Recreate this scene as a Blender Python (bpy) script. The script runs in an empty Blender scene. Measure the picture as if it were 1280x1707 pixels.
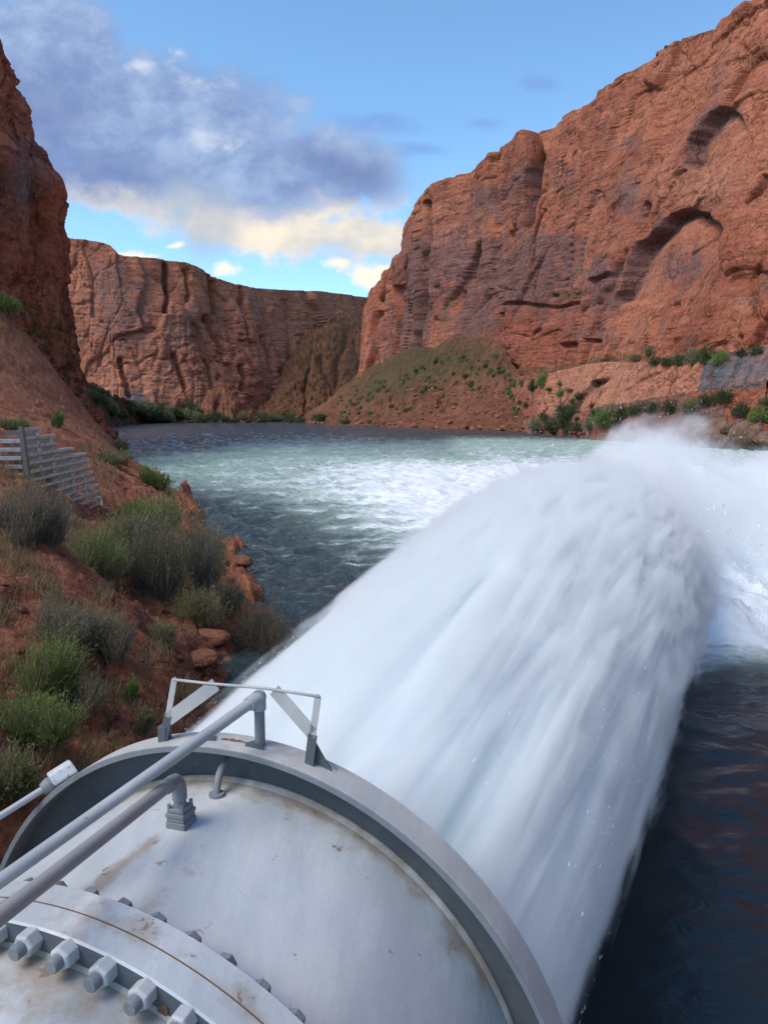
import bpy, math, random
import numpy as np
from mathutils import Vector, Matrix
from mathutils.bvhtree import BVHTree

scene = bpy.context.scene
COL = scene.collection

# ------------------------------------------------------------------ camera
F = 1232.8                       # focal length in photo pixels
PITCH = math.atan(163.0 / F)
HC = 8.0                         # camera height above the river
cam_d = bpy.data.cameras.new('camera')
cam_d.sensor_fit = 'VERTICAL'; cam_d.sensor_height = 36.0; cam_d.lens = 26.0
cam_d.clip_start = 0.05; cam_d.clip_end = 8000
cam = bpy.data.objects.new('camera', cam_d); COL.objects.link(cam)
cam.location = (0, 0, HC); cam.rotation_euler = (math.pi/2 - PITCH, 0, 0)
scene.camera = cam

# ------------------------------------------------------------------ look
vs = scene.view_settings
vs.view_transform = 'Standard'; vs.look = 'None'; vs.gamma = 1.0; vs.exposure = 1.02
SUN_EL, SUN_AZ = 52.0, -118.0      # azimuth clockwise from +Y
SKY_STRENGTH = 0.12
cy = scene.cycles
cy.use_denoising = True
cy.max_bounces = 12; cy.diffuse_bounces = 3; cy.glossy_bounces = 3; cy.volume_bounces = 9
cy.transmission_bounces = 4; cy.transparent_max_bounces = 12
cy.volume_step_rate = 1.0; cy.volume_max_steps = 256

# ------------------------------------------------------------------ node helper
class NT:
    def __init__(s, tree):
        s.t = tree; s.n = tree.nodes; s.l = tree.links
    def new(s, typ, **kw):
        n = s.n.new(typ)
        for k, v in kw.items(): setattr(n, k, v)
        return n
    def put(s, sock, v):
        if isinstance(v, bpy.types.NodeSocket): s.l.new(v, sock)
        elif isinstance(v, (tuple, list)) and len(v) == 3 and sock.type == 'RGBA': sock.default_value = (*v, 1)
        else: sock.default_value = v
    def math(s, op, a, b=0.0, c=None, clamp=False):
        n = s.new('ShaderNodeMath', operation=op, use_clamp=clamp)
        s.put(n.inputs[0], a); s.put(n.inputs[1], b)
        if c is not None: s.put(n.inputs[2], c)
        return n.outputs[0]
    def vmath(s, op, a, b=(0, 0, 0)):
        n = s.new('ShaderNodeVectorMath', operation=op)
        s.put(n.inputs[0], a)
        if op == 'SCALE': s.put(n.inputs['Scale'], b)
        else: s.put(n.inputs[1], b)
        return n.outputs['Value'] if op in ('LENGTH', 'DOT_PRODUCT', 'DISTANCE') else n.outputs[0]
    def noise(s, vec, scale, detail=4, rough=0.55, dist=0.0, color=False):
        n = s.new('ShaderNodeTexNoise')
        s.put(n.inputs['Vector'], vec); n.inputs['Scale'].default_value = scale
        n.inputs['Detail'].default_value = detail; n.inputs['Roughness'].default_value = rough
        n.inputs['Distortion'].default_value = dist
        return n.outputs['Color' if color else 'Fac']
    def voronoi(s, vec, scale, feature='F1'):
        n = s.new('ShaderNodeTexVoronoi', feature=feature)
        s.put(n.inputs['Vector'], vec); n.inputs['Scale'].default_value = scale
        return n.outputs['Distance']
    def ramp(s, fac, a, b, lo=0.0, hi=1.0, smooth=True):
        n = s.new('ShaderNodeMapRange', interpolation_type='SMOOTHSTEP' if smooth else 'LINEAR')
        s.put(n.inputs[0], fac); s.put(n.inputs[1], a); s.put(n.inputs[2], b); s.put(n.inputs[3], lo); s.put(n.inputs[4], hi)
        return n.outputs[0]
    def mix(s, fac, a, b, blend='MIX'):
        n = s.new('ShaderNodeMix', data_type='RGBA', blend_type=blend)
        s.put(n.inputs[0], fac); s.put(n.inputs[6], a); s.put(n.inputs[7], b)
        return n.outputs[2]
    def mapping(s, vec, scale=(1, 1, 1), rot=(0, 0, 0), loc=(0, 0, 0)):
        n = s.new('ShaderNodeMapping')
        s.put(n.inputs[0], vec); n.inputs['Scale'].default_value = scale
        n.inputs['Rotation'].default_value = rot; n.inputs['Location'].default_value = loc
        return n.outputs[0]
    def attr(s, name):
        return s.new('ShaderNodeAttribute', attribute_name=name).outputs['Fac']
    def coord(s, which='Object'):
        return s.new('ShaderNodeTexCoord').outputs[which]
    def bump(s, h, strength=0.5, dist=0.1, normal=None):
        n = s.new('ShaderNodeBump'); s.put(n.inputs['Height'], h)
        n.inputs['Strength'].default_value = strength; n.inputs['Distance'].default_value = dist
        if normal is not None: s.put(n.inputs['Normal'], normal)
        return n.outputs[0]

def material(name):
    m = bpy.data.materials.new(name); m.use_nodes = True
    t = NT(m.node_tree)
    b = m.node_tree.nodes['Principled BSDF']; out = m.node_tree.nodes['Material Output']
    return m, t, b, out

# ------------------------------------------------------------------ world: sky and clouds
W = bpy.data.worlds.new('World'); scene.world = W; W.use_nodes = True
wt = NT(W.node_tree); bg = W.node_tree.nodes['Background']
sky = wt.new('ShaderNodeTexSky', sky_type='NISHITA')
sky.sun_disc = False; sky.sun_elevation = math.radians(SUN_EL); sky.sun_rotation = math.radians(SUN_AZ)
sky.altitude = 1000; sky.air_density = 1.0; sky.dust_density = 0.6; sky.ozone_density = 1.0
bg.inputs['Strength'].default_value = SKY_STRENGTH

def uvpix(px, py):               # photo pixel -> (x/y, z/y) of a sky direction
    xc = (px - 640) / F; yc = -(py - 853.5) / F
    dy = math.cos(PITCH) + yc * math.sin(PITCH); dz = -math.sin(PITCH) + yc * math.cos(PITCH)
    return xc / dy, dz / dy

def build_clouds():
    t = wt
    d = t.coord('Generated')
    sep = t.new('ShaderNodeSeparateXYZ'); t.put(sep.inputs[0], d)
    yy = t.math('MAXIMUM', sep.outputs[1], 0.08)
    u = t.math('DIVIDE', sep.outputs[0], yy); v = t.math('DIVIDE', sep.outputs[2], yy)
    cmb = t.new('ShaderNodeCombineXYZ'); t.put(cmb.inputs[0], u); t.put(cmb.inputs[1], v)
    uv = cmb.outputs[0]
    warp = t.noise(uv, 5.0, 3, 0.6, color=True)
    wv = t.vmath('SCALE', t.vmath('SUBTRACT', warp, (0.5, 0.5, 0.5)), 0.06)
    uvw = t.vmath('ADD', uv, wv)
    def blob(px, py, rx, ry, rot=0.0):
        cu, cv = uvpix(px, py)
        p = t.vmath('SUBTRACT', uvw, (cu, cv, 0))
        if rot: p = t.mapping(p, rot=(0, 0, -math.radians(rot)))
        p = t.vmath('MULTIPLY', p, (F / rx, F / ry, 0))
        return t.math('SUBTRACT', 1.0, t.vmath('LENGTH', p))
    def union(bs):
        r = bs[0]
        for b in bs[1:]: r = t.math('MAXIMUM', r, b)
        return r
    n1 = t.noise(t.mapping(uv, scale=(1, 1.5, 1)), 7.0, 8, 0.6)
    n2 = t.noise(t.mapping(uv, scale=(1, 1.3, 1)), 22.0, 6, 0.62)
    nn = t.math('ADD', t.math('MULTIPLY', t.math('SUBTRACT', n1, 0.5), 2.0), t.math('MULTIPLY', t.math('SUBTRACT', n2, 0.5), 1.5))
    skyc = sky.outputs[0]
    skyc = t.mix(1.0, skyc, (0.78, 1.0, 1.06), 'MULTIPLY')
    # grey-blue body
    body = union([blob(250, 215, 300, 150), blob(70, 90, 170, 120), blob(20, 220, 220, 140), blob(560, 275, 150, 75, -10), blob(420, 290, 190, 85), blob(-300, 200, 380, 190)])
    bodym = t.ramp(t.math('ADD', body, t.math('MULTIPLY', nn, 0.45)), 0.0, 0.45)
    wisps = union([blob(625, 205, 120, 26, -6), blob(900, 135, 50, 22), blob(800, 205, 55, 18), blob(1180, -60, 240, 60), blob(700, 250, 70, 20), blob(60, 20, 160, 40)])
    wispm = t.ramp(t.math('ADD', wisps, t.math('MULTIPLY', nn, 0.5)), 0.1, 0.9, 0, 0.5)
    cream = union([blob(220, 335, 170, 42, -14), blob(420, 372, 290, 74, -11), blob(600, 405, 170, 56, -4), blob(520, 340, 160, 60), blob(-150, 290, 260, 60)])
    creamm = t.ramp(t.math('ADD', cream, t.math('MULTIPLY', nn, 0.8)), 0.0, 0.6, 0, 0.95)
    puffs = union([blob(382, 455, 38, 16), blob(630, 452, 70, 24, 12), blob(235, 425, 60, 11), blob(545, 445, 40, 14), blob(290, 410, 26, 7)])
    puffm = t.ramp(t.math('ADD', puffs, t.math('MULTIPLY', nn, 1.7)), 0.05, 0.9)
    edges = union([blob(330, 118, 110, 28, -12), blob(230, 102, 60, 16), blob(370, 240, 60, 30), blob(300, 80, 40, 14)])
    edgem = t.ramp(t.math('ADD', edges, t.math('MULTIPLY', nn, 1.8)), 0.35, 1.6, 0, 0.55)
    k = CLOUD_K
    gcol = t.mix(t.ramp(nn, -0.45, 0.5), (0.185*k, 0.275*k, 0.50*k), (0.34*k, 0.45*k, 0.66*k))
    dark = t.ramp(union([blob(570, 275, 130, 50, -10), blob(170, 300, 190, 60), blob(60, 200, 150, 120)]), 0.0, 0.9)
    gcol = t.mix(dark, gcol, t.mix(0.68, gcol, (0.15*k, 0.21*k, 0.42*k)))
    ccol = t.mix(t.ramp(n1, 0.35, 0.7), (0.56*k, 0.56*k, 0.56*k), (0.96*k, 0.82*k, 0.62*k))
    c = t.mix(wispm, skyc, (0.17*k, 0.28*k, 0.60*k))
    c = t.mix(creamm, c, ccol)
    c = t.mix(bodym, c, gcol)
    c = t.mix(edgem, c, (0.72*k, 0.75*k, 0.82*k))
    virga = t.ramp(union([blob(350, 375, 70, 80), blob(300, 350, 40, 60)]), 0.0, 0.7, 0, 0.6)
    c = t.mix(virga, c, (0.35*k, 0.42*k, 0.53*k))
    c = t.mix(puffm, c, (0.90*k, 0.82*k, 0.70*k))
    t.put(bg.inputs['Color'], c)
CLOUD_K = 5.0
build_clouds()

sun_d = bpy.data.lights.new('sun', 'SUN'); sun_d.energy = 1.5; sun_d.angle = math.radians(35); sun_d.color = (1.0, 0.91, 0.80)
sun = bpy.data.objects.new('sun', sun_d); COL.objects.link(sun)
_sd = Vector((math.sin(math.radians(SUN_AZ)) * math.cos(math.radians(SUN_EL)), math.cos(math.radians(SUN_AZ)) * math.cos(math.radians(SUN_EL)), math.sin(math.radians(SUN_EL))))
sun.rotation_euler = _sd.to_track_quat('Z', 'Y').to_euler()

# ------------------------------------------------------------------ maths helpers
RIGHT = np.array([1.0, 0, 0]); UP = np.array([0, math.sin(PITCH), math.cos(PITCH)]); FW = np.array([0, math.cos(PITCH), -math.sin(PITCH)])
EYE = np.array([0, 0, HC])
def ray(px, py):
    return FW + RIGHT * ((px - 640) / F) + UP * (-(py - 853.5) / F)
def at(px, py, y):
    d = ray(px, py); return EYE + d * (y / d[1])
def ground(px, py, z=0.0):
    d = ray(px, py); return EYE + d * ((z - HC) / d[2])
def proj(X):
    d = X - EYE; z = d @ FW; z = np.where(np.abs(z) < 1e-3, 1e-3, z)
    px = 640 + F * (d @ RIGHT) / z; py = 853.5 - F * (d @ UP) / z
    bad = z < 0.5
    px = np.where(bad, -9999, px); return px, py
def sstep(a, b, x):
    t = np.clip((x - a) / (b - a), 0, 1); return t * t * (3 - 2 * t)

def _hash(ix, iy, iz, seed):
    h = (ix * 374761393 + iy * 668265263 + iz * 2147483647 + seed * 1274126177) & 0xFFFFFFFF
    h = ((h ^ (h >> 13)) * 1274126177) & 0xFFFFFFFF
    h = ((h ^ (h >> 15)) * 2246822519) & 0xFFFFFFFF
    return h ^ (h >> 16)
_G = np.array([[1,1,0],[-1,1,0],[1,-1,0],[-1,-1,0],[1,0,1],[-1,0,1],[1,0,-1],[-1,0,-1],[0,1,1],[0,-1,1],[0,1,-1],[0,-1,-1]], float)
def perlin(P, seed=0):
    P = np.asarray(P, float); fl = np.floor(P); i = fl.astype(np.int64); f = P - fl
    w = f * f * f * (f * (f * 6 - 15) + 10); r = 0
    for dx in (0, 1):
        for dy in (0, 1):
            for dz in (0, 1):
                g = _G[_hash(i[:, 0] + dx, i[:, 1] + dy, i[:, 2] + dz, seed) % 12]
                v = g[:, 0] * (f[:, 0] - dx) + g[:, 1] * (f[:, 1] - dy) + g[:, 2] * (f[:, 2] - dz)
                ww = (w[:, 0] if dx else 1 - w[:, 0]) * (w[:, 1] if dy else 1 - w[:, 1]) * (w[:, 2] if dz else 1 - w[:, 2])
                r = r + v * ww
    return r
def fbm(P, octv=4, seed=0, gain=0.5, ridged=False):
    a, s, tot = 1.0, 0, 0
    for k in range(octv):
        n = perlin(P * (2.03 ** k) + k * 17.3, seed + k)
        if ridged: n = 0.5 - 2 * np.abs(n)
        s = s + a * n; tot += a; a *= gain
    return s / tot
def cells(P, seed=0, tilt=0.9):      # jointed rock: each cell a tilted facet; returns facet height and distance to the joint
    P = np.asarray(P, float); fl = np.floor(P).astype(np.int64); n = len(P)
    b1 = np.full(n, 9.0); b2 = np.full(n, 9.0); val = np.zeros(n)
    for dx in (-1, 0, 1):
        for dy in (-1, 0, 1):
            for dz in (-1, 0, 1):
                c = fl + [dx, dy, dz]; h = _hash(c[:, 0], c[:, 1], c[:, 2], seed)
                r = [((h * k) & 0xFFFF) / 65535.0 for k in (1, 40503, 60493, 17389, 30011, 52361, 9973)]
                dl = P - c - np.stack(r[:3], 1); q = (dl ** 2).sum(1)
                v = (r[3] - 0.5) + tilt * ((r[4] - .5) * dl[:, 0] + (r[5] - .5) * dl[:, 1] + (r[6] - .5) * dl[:, 2]) * 2
                m = q < b1; b2 = np.where(m, b1, np.minimum(b2, q)); val = np.where(m, v, val); b1 = np.where(m, q, b1)
    return val, np.sqrt(b2) - np.sqrt(b1)
def terrace(x, n=1.0, sharp=0.7):
    f = np.floor(x * n); r = x * n - f
    return (f + sstep(0.5 - 0.5 * (1 - sharp), 0.5 + 0.5 * (1 - sharp), r)) / n
def polydist(px, py, pts):
    d = np.full(px.shape, 1e9)
    for (x0, y0), (x1, y1) in zip(pts[:-1], pts[1:]):
        vx, vy = x1 - x0, y1 - y0
        t = np.clip(((px - x0) * vx + (py - y0) * vy) / (vx * vx + vy * vy), 0, 1)
        d = np.minimum(d, np.hypot(px - x0 - t * vx, py - y0 - t * vy))
    return d
def inside(px, py, poly):
    c = np.zeros(px.shape, bool); n = len(poly)
    for k in range(n):
        (x0, y0), (x1, y1) = poly[k], poly[(k + 1) % n]
        if y0 == y1: continue
        m = ((y0 > py) != (y1 > py)) & (px < (x1 - x0) * (py - y0) / (y1 - y0) + x0)
        c ^= m
    return c
def gauss(px, py, cx, cy, rx, ry):
    return np.exp(-((px - cx) / rx) ** 2 - ((py - cy) / ry) ** 2)
def crom(pts, us):
    pts = np.asarray(pts, float); n = len(pts)
    us = np.clip(us, 0, n - 1 - 1e-9); i = us.astype(int); t = (us - i)[:, None]
    g = lambda k: pts[np.clip(k, 0, n - 1)]
    p0, p1, p2, p3 = g(i - 1), g(i), g(i + 1), g(i + 2)
    return 0.5 * (2 * p1 + (p2 - p0) * t + (2 * p0 - 5 * p1 + 4 * p2 - p3) * t * t + (3 * p1 - p0 - 3 * p2 + p3) * t ** 3)

# ------------------------------------------------------------------ object helpers
def tag(o, label=None, cat=None, group=None, kind=None):
    if label: o['label'] = label
    if cat: o['category'] = cat
    if group: o['group'] = group
    if kind: o['kind'] = kind
    return o
def link(name, me, mat=None, parent=None, smooth=True):
    o = bpy.data.objects.new(name, me); COL.objects.link(o)
    if mat is not None: me.materials.append(mat)
    if smooth and len(me.polygons): me.polygons.foreach_set('use_smooth', np.ones(len(me.polygons), bool))
    if parent is not None: o.parent = parent
    return o
def empty(name, loc=(0, 0, 0)):
    o = bpy.data.objects.new(name, None); COL.objects.link(o); o.location = loc; o.empty_display_size = 0.2
    return o
def fast_mesh(name, V, Fq, attrs=None):
    me = bpy.data.meshes.new(name)
    V = np.asarray(V, np.float32); Fq = np.asarray(Fq, np.int32)
    me.vertices.add(len(V)); me.vertices.foreach_set('co', V.ravel())
    nf, k = Fq.shape
    me.loops.add(nf * k); me.loops.foreach_set('vertex_index', Fq.ravel())
    me.polygons.add(nf); me.polygons.foreach_set('loop_start', np.arange(0, nf * k, k, dtype=np.int32))
    try: me.polygons.foreach_set('loop_total', np.full(nf, k, np.int32))
    except Exception: pass
    for an, av in (attrs or {}).items():
        a = me.attributes.new(an, 'FLOAT', 'POINT'); a.data.foreach_set('value', np.asarray(av, np.float32).ravel())
    me.update(calc_edges=True); me.validate()
    return me
def grid_faces(m, n, wrap=False, flip=False):
    i = np.arange(m - 1)[:, None]; j = np.arange(n if wrap else n - 1)[None, :]
    a = i * n + j; b = i * n + (j + 1) % n; c = (i + 1) * n + (j + 1) % n; d = (i + 1) * n + j
    q = np.stack([a, b, c, d], -1).reshape(-1, 4)
    return q[:, ::-1] if flip else q
def grid_normals(P):
    du = np.gradient(P, axis=1); dv = np.gradient(P, axis=0)
    N = np.cross(du, dv); L = np.linalg.norm(N, axis=2, keepdims=True); return N / np.maximum(L, 1e-9)

def ribbons(P0, P1, P2, w, side):            # bent blades: three points each, tapering
    n = len(P0); w = w[:, None]
    V = np.stack([P0 - side * w, P0 + side * w, P1 + side * w * .8, P1 - side * w * .8, P2], 1).reshape(-1, 3)
    k = np.arange(n)[:, None] * 5
    q = np.concatenate([k + np.array([0, 1, 2, 3])], 0); tri = k + np.array([3, 2, 4])
    return V, q, tri
def mesh_qt(name, V, q, tri):
    me = bpy.data.meshes.new(name)
    q = np.asarray(q).reshape(-1, 4); tri = np.asarray(tri).reshape(-1, 3)
    me.vertices.add(len(V)); me.vertices.foreach_set('co', np.asarray(V, np.float32).ravel())
    me.loops.add(q.size + tri.size); me.loops.foreach_set('vertex_index', np.concatenate([q.ravel(), tri.ravel()]).astype(np.int32))
    me.polygons.add(len(q) + len(tri))
    me.polygons.foreach_set('loop_start', np.concatenate([np.arange(len(q)) * 4, q.size + np.arange(len(tri)) * 3]).astype(np.int32))
    me.update(calc_edges=True); return me

class MB:                         # collects simple shapes; build() links them as ONE mesh
    def __init__(s): s.v = []; s.f = []
    def add(s, V, Fs):
        b = len(s.v); s.v += [tuple(x) for x in V]; s.f += [tuple(i + b for i in f) for f in Fs]
    def box(s, c, ax, ay, az, bev=0.0):          # centre and three half-axis vectors
        c, ax, ay, az = map(np.asarray, (c, ax, ay, az))
        V = [c + sx * ax + sy * ay + sz * az for sz in (-1, 1) for sy in (-1, 1) for sx in (-1, 1)]
        s.add(V, [(0, 2, 3, 1), (4, 5, 7, 6), (0, 1, 5, 4), (2, 6, 7, 3), (0, 4, 6, 2), (1, 3, 7, 5)])
    def bar(s, p, q, w, h, up=(0, 0, 1)):        # rectangular bar from p to q
        p, q, up = map(np.asarray, (p, q, up)); d = q - p; L = np.linalg.norm(d); d = d / L
        x = np.cross(d, up); x = x / np.linalg.norm(x); y = np.cross(x, d)
        s.box((p + q) / 2, d * L / 2, x * w / 2, y * h / 2)
    def tube(s, pts, r, n=14, caps=True):
        pts = [np.asarray(p, float) for p in pts]
        rs = r if isinstance(r, (list, tuple)) else [r] * len(pts)
        t0 = pts[1] - pts[0]; t0 /= np.linalg.norm(t0)
        x = np.cross(t0, (0, 0, 1)); 
        if np.linalg.norm(x) < 1e-3: x = np.cross(t0, (1, 0, 0))
        x /= np.linalg.norm(x); V = []
        for i, p in enumerate(pts):
            a = pts[min(i + 1, len(pts) - 1)] - pts[max(i - 1, 0)]; a /= np.linalg.norm(a)
            x = x - a * (x @ a); x /= np.linalg.norm(x); y = np.cross(a, x)
            for k in range(n):
                th = 2 * math.pi * k / n; V.append(p + rs[i] * (math.cos(th) * x + math.sin(th) * y))
        m = len(pts); Fs = [(i * n + k, i * n + (k + 1) % n, (i + 1) * n + (k + 1) % n, (i + 1) * n + k) for i in range(m - 1) for k in range(n)]
        if caps: Fs += [tuple(range(n - 1, -1, -1)), tuple(range((m - 1) * n, m * n))]
        s.add(V, Fs)
    def ball(s, c, r, n=14, m=9):
        c = np.asarray(c); V = []
        for i in range(m + 1):
            ph = math.pi * i / m
            for k in range(n):
                th = 2 * math.pi * k / n; V.append(c + r * np.array([math.sin(ph) * math.cos(th), math.sin(ph) * math.sin(th), math.cos(ph)]))
        s.add(V, [(i * n + k, (i + 1) * n + k, (i + 1) * n + (k + 1) % n, i * n + (k + 1) % n) for i in range(m) for k in range(n)])
    def prism(s, poly, d):                       # polygon (3d points) extruded by d
        poly = [np.asarray(p, float) for p in poly]; d = np.asarray(d); n = len(poly)
        s.add(poly + [p + d for p in poly], [tuple(range(n - 1, -1, -1)), tuple(range(n, 2 * n))] + [(k, (k + 1) % n, n + (k + 1) % n, n + k) for k in range(n)])
    def build(s, name, mat, parent=None, smooth=False, bevel=0.0, autosmooth=None):
        me = bpy.data.meshes.new(name); me.from_pydata(s.v, [], s.f); me.update()
        o = link(name, me, mat, parent, smooth)
        if autosmooth is not None: me.set_sharp_from_angle(angle=math.radians(autosmooth))
        if bevel:
            b = o.modifiers.new('bevel', 'BEVEL'); b.width = bevel; b.segments = 2; b.limit_method = 'ANGLE'
        return o

# ------------------------------------------------------------------ materials
def rock_material(name, base, dark, pale, scale=1.0, strata=1.0, bump_d=0.6):
    m, t, b, out = material(name)
    p = t.coord('Object')
    big = t.noise(p, 0.02 * scale, 5, 0.6)
    mid = t.noise(p, 0.13 * scale, 6, 0.65, 0.6)
    fine = t.noise(p, 0.9 * scale, 6, 0.7)
    st = t.noise(t.mapping(p, scale=(0.02, 0.02, 0.35), rot=(0.12, -0.16, 0)), scale, 5, 0.6, 0.4)
    streak = t.noise(t.mapping(p, scale=(0.16, 0.16, 0.012)), scale, 5, 0.6)
    c = t.mix(t.ramp(big, 0.35, 0.65), base, tuple(x * y for x, y in zip(base, (0.70, 0.60, 0.64))))
    st2 = t.noise(t.mapping(p, scale=(0.05, 0.05, 1.5)), scale, 4, 0.6, 0.6)
    c = t.mix(t.math('MULTIPLY', t.math('MULTIPLY', t.ramp(st2, 0.52, 0.66), t.ramp(big, 0.4, 0.6)), 0.6 * strata), c, tuple(x * y for x, y in zip(base, (0.5, 0.42, 0.45))))
    c = t.mix(t.math('MULTIPLY', t.ramp(st, 0.48, 0.62), 0.6 * strata), c, tuple(x * y for x, y in zip(base, (0.62, 0.55, 0.58))))
    c = t.mix(t.math('MULTIPLY', t.ramp(mid, 0.52, 0.68), 0.5), c, pale)
    c = t.mix(t.math('MULTIPLY', t.math('MULTIPLY', t.ramp(streak, 0.54, 0.68), t.ramp(big, 0.38, 0.58)), 0.55 * strata), c, tuple(x * y for x, y in zip(base, (0.42, 0.42, 0.52))))
    va = t.attr('varn_shade')
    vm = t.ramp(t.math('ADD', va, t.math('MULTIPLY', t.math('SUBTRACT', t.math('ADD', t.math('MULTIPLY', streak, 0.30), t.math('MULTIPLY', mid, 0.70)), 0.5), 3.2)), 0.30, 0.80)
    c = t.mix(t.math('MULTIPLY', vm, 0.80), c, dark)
    pa = t.attr('pale')
    c = t.mix(t.math('MULTIPLY', pa, t.ramp(mid, 0.3, 0.6, 0.35, 0.9)), c, pale)
    gr = t.attr('grey')
    c = t.mix(t.math('MULTIPLY', gr, t.ramp(streak, 0.3, 0.6, 0.5, 1.0)), c, (0.125, 0.122, 0.130))
    vg = t.attr('veg')
    vgm = t.ramp(t.math('ADD', vg, t.math('MULTIPLY', t.math('SUBTRACT', t.noise(p, 0.30 * scale, 6, 0.8), 0.5), 3.0)), 0.30, 0.60)
    c = t.mix(t.math('MULTIPLY', vgm, 0.8), c, t.mix(t.noise(p, 0.5 * scale, 3), (0.035, 0.042, 0.016), (0.105, 0.088, 0.038)))
    c = t.mix(t.ramp(fine, 0.25, 0.75, 0.0, 0.55), c, (0.10, 0.045, 0.03), 'MIX') if False else t.mix(1.0, c, t.ramp(fine, 0.28, 0.72, 0.60, 1.32), 'MULTIPLY')
    t.put(b.inputs['Base Color'], c); b.inputs['Roughness'].default_value = 0.92
    b.inputs['Specular IOR Level'].default_value = 0.18
    # fracture network, two scales, broken up so that it never reads as a net
    wq = t.vmath('ADD', t.mapping(p, scale=(0.05, 0.05, 0.028), rot=(0.25, 0.35, 0.3)), t.vmath('SCALE', t.noise(p, 0.09 * scale, 4, 0.6, color=True), 0.9))
    e1 = t.ramp(t.voronoi(wq, scale, 'DISTANCE_TO_EDGE'), 0.0, 0.045)
    e2 = t.ramp(t.voronoi(t.vmath('SCALE', wq, 3.7), scale, 'DISTANCE_TO_EDGE'), 0.0, 0.06)
    g1 = t.ramp(t.noise(p, 0.05 * scale, 3), 0.42, 0.58); g2 = t.ramp(t.noise(p, 0.11 * scale, 3), 0.45, 0.6)
    k1 = t.math('MULTIPLY', t.math('SUBTRACT', 1.0, e1), g1); k2 = t.math('MULTIPLY', t.math('SUBTRACT', 1.0, e2), g2)
    kk = t.math('ADD', k1, t.math('MULTIPLY', k2, 0.6), clamp=True)
    c = t.mix(t.math('MULTIPLY', kk, 0.6), c, tuple(x * 0.35 for x in base))
    t.put(b.inputs['Base Color'], c)
    vfine = t.noise(p, 3.2 * scale, 5, 0.75)
    h = t.math('ADD', t.math('MULTIPLY', mid, 0.6), t.math('ADD', t.math('MULTIPLY', fine, 0.45), t.math('MULTIPLY', st, 0.9 * strata)))
    h = t.math('ADD', h, t.math('SUBTRACT', t.math('MULTIPLY', vfine, 0.22), t.math('MULTIPLY', kk, 0.55)))
    t.put(b.inputs['Normal'], t.bump(h, 0.9, bump_d / scale * 2.2))
    return m
M_CLIFF = rock_material('red_sandstone', (0.435, 0.150, 0.080), (0.15, 0.080, 0.074), (0.54, 0.235, 0.145), 1.0)
M_BANK = rock_material('bank_rock', (0.37, 0.145, 0.078), (0.09, 0.045, 0.035), (0.43, 0.21, 0.13), 8.0, 0.5, 0.55)
M_TALUS = rock_material('talus_rubble', (0.235, 0.088, 0.045), (0.08, 0.045, 0.035), (0.29, 0.14, 0.085), 3.0, 0.3, 1.1)

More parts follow.
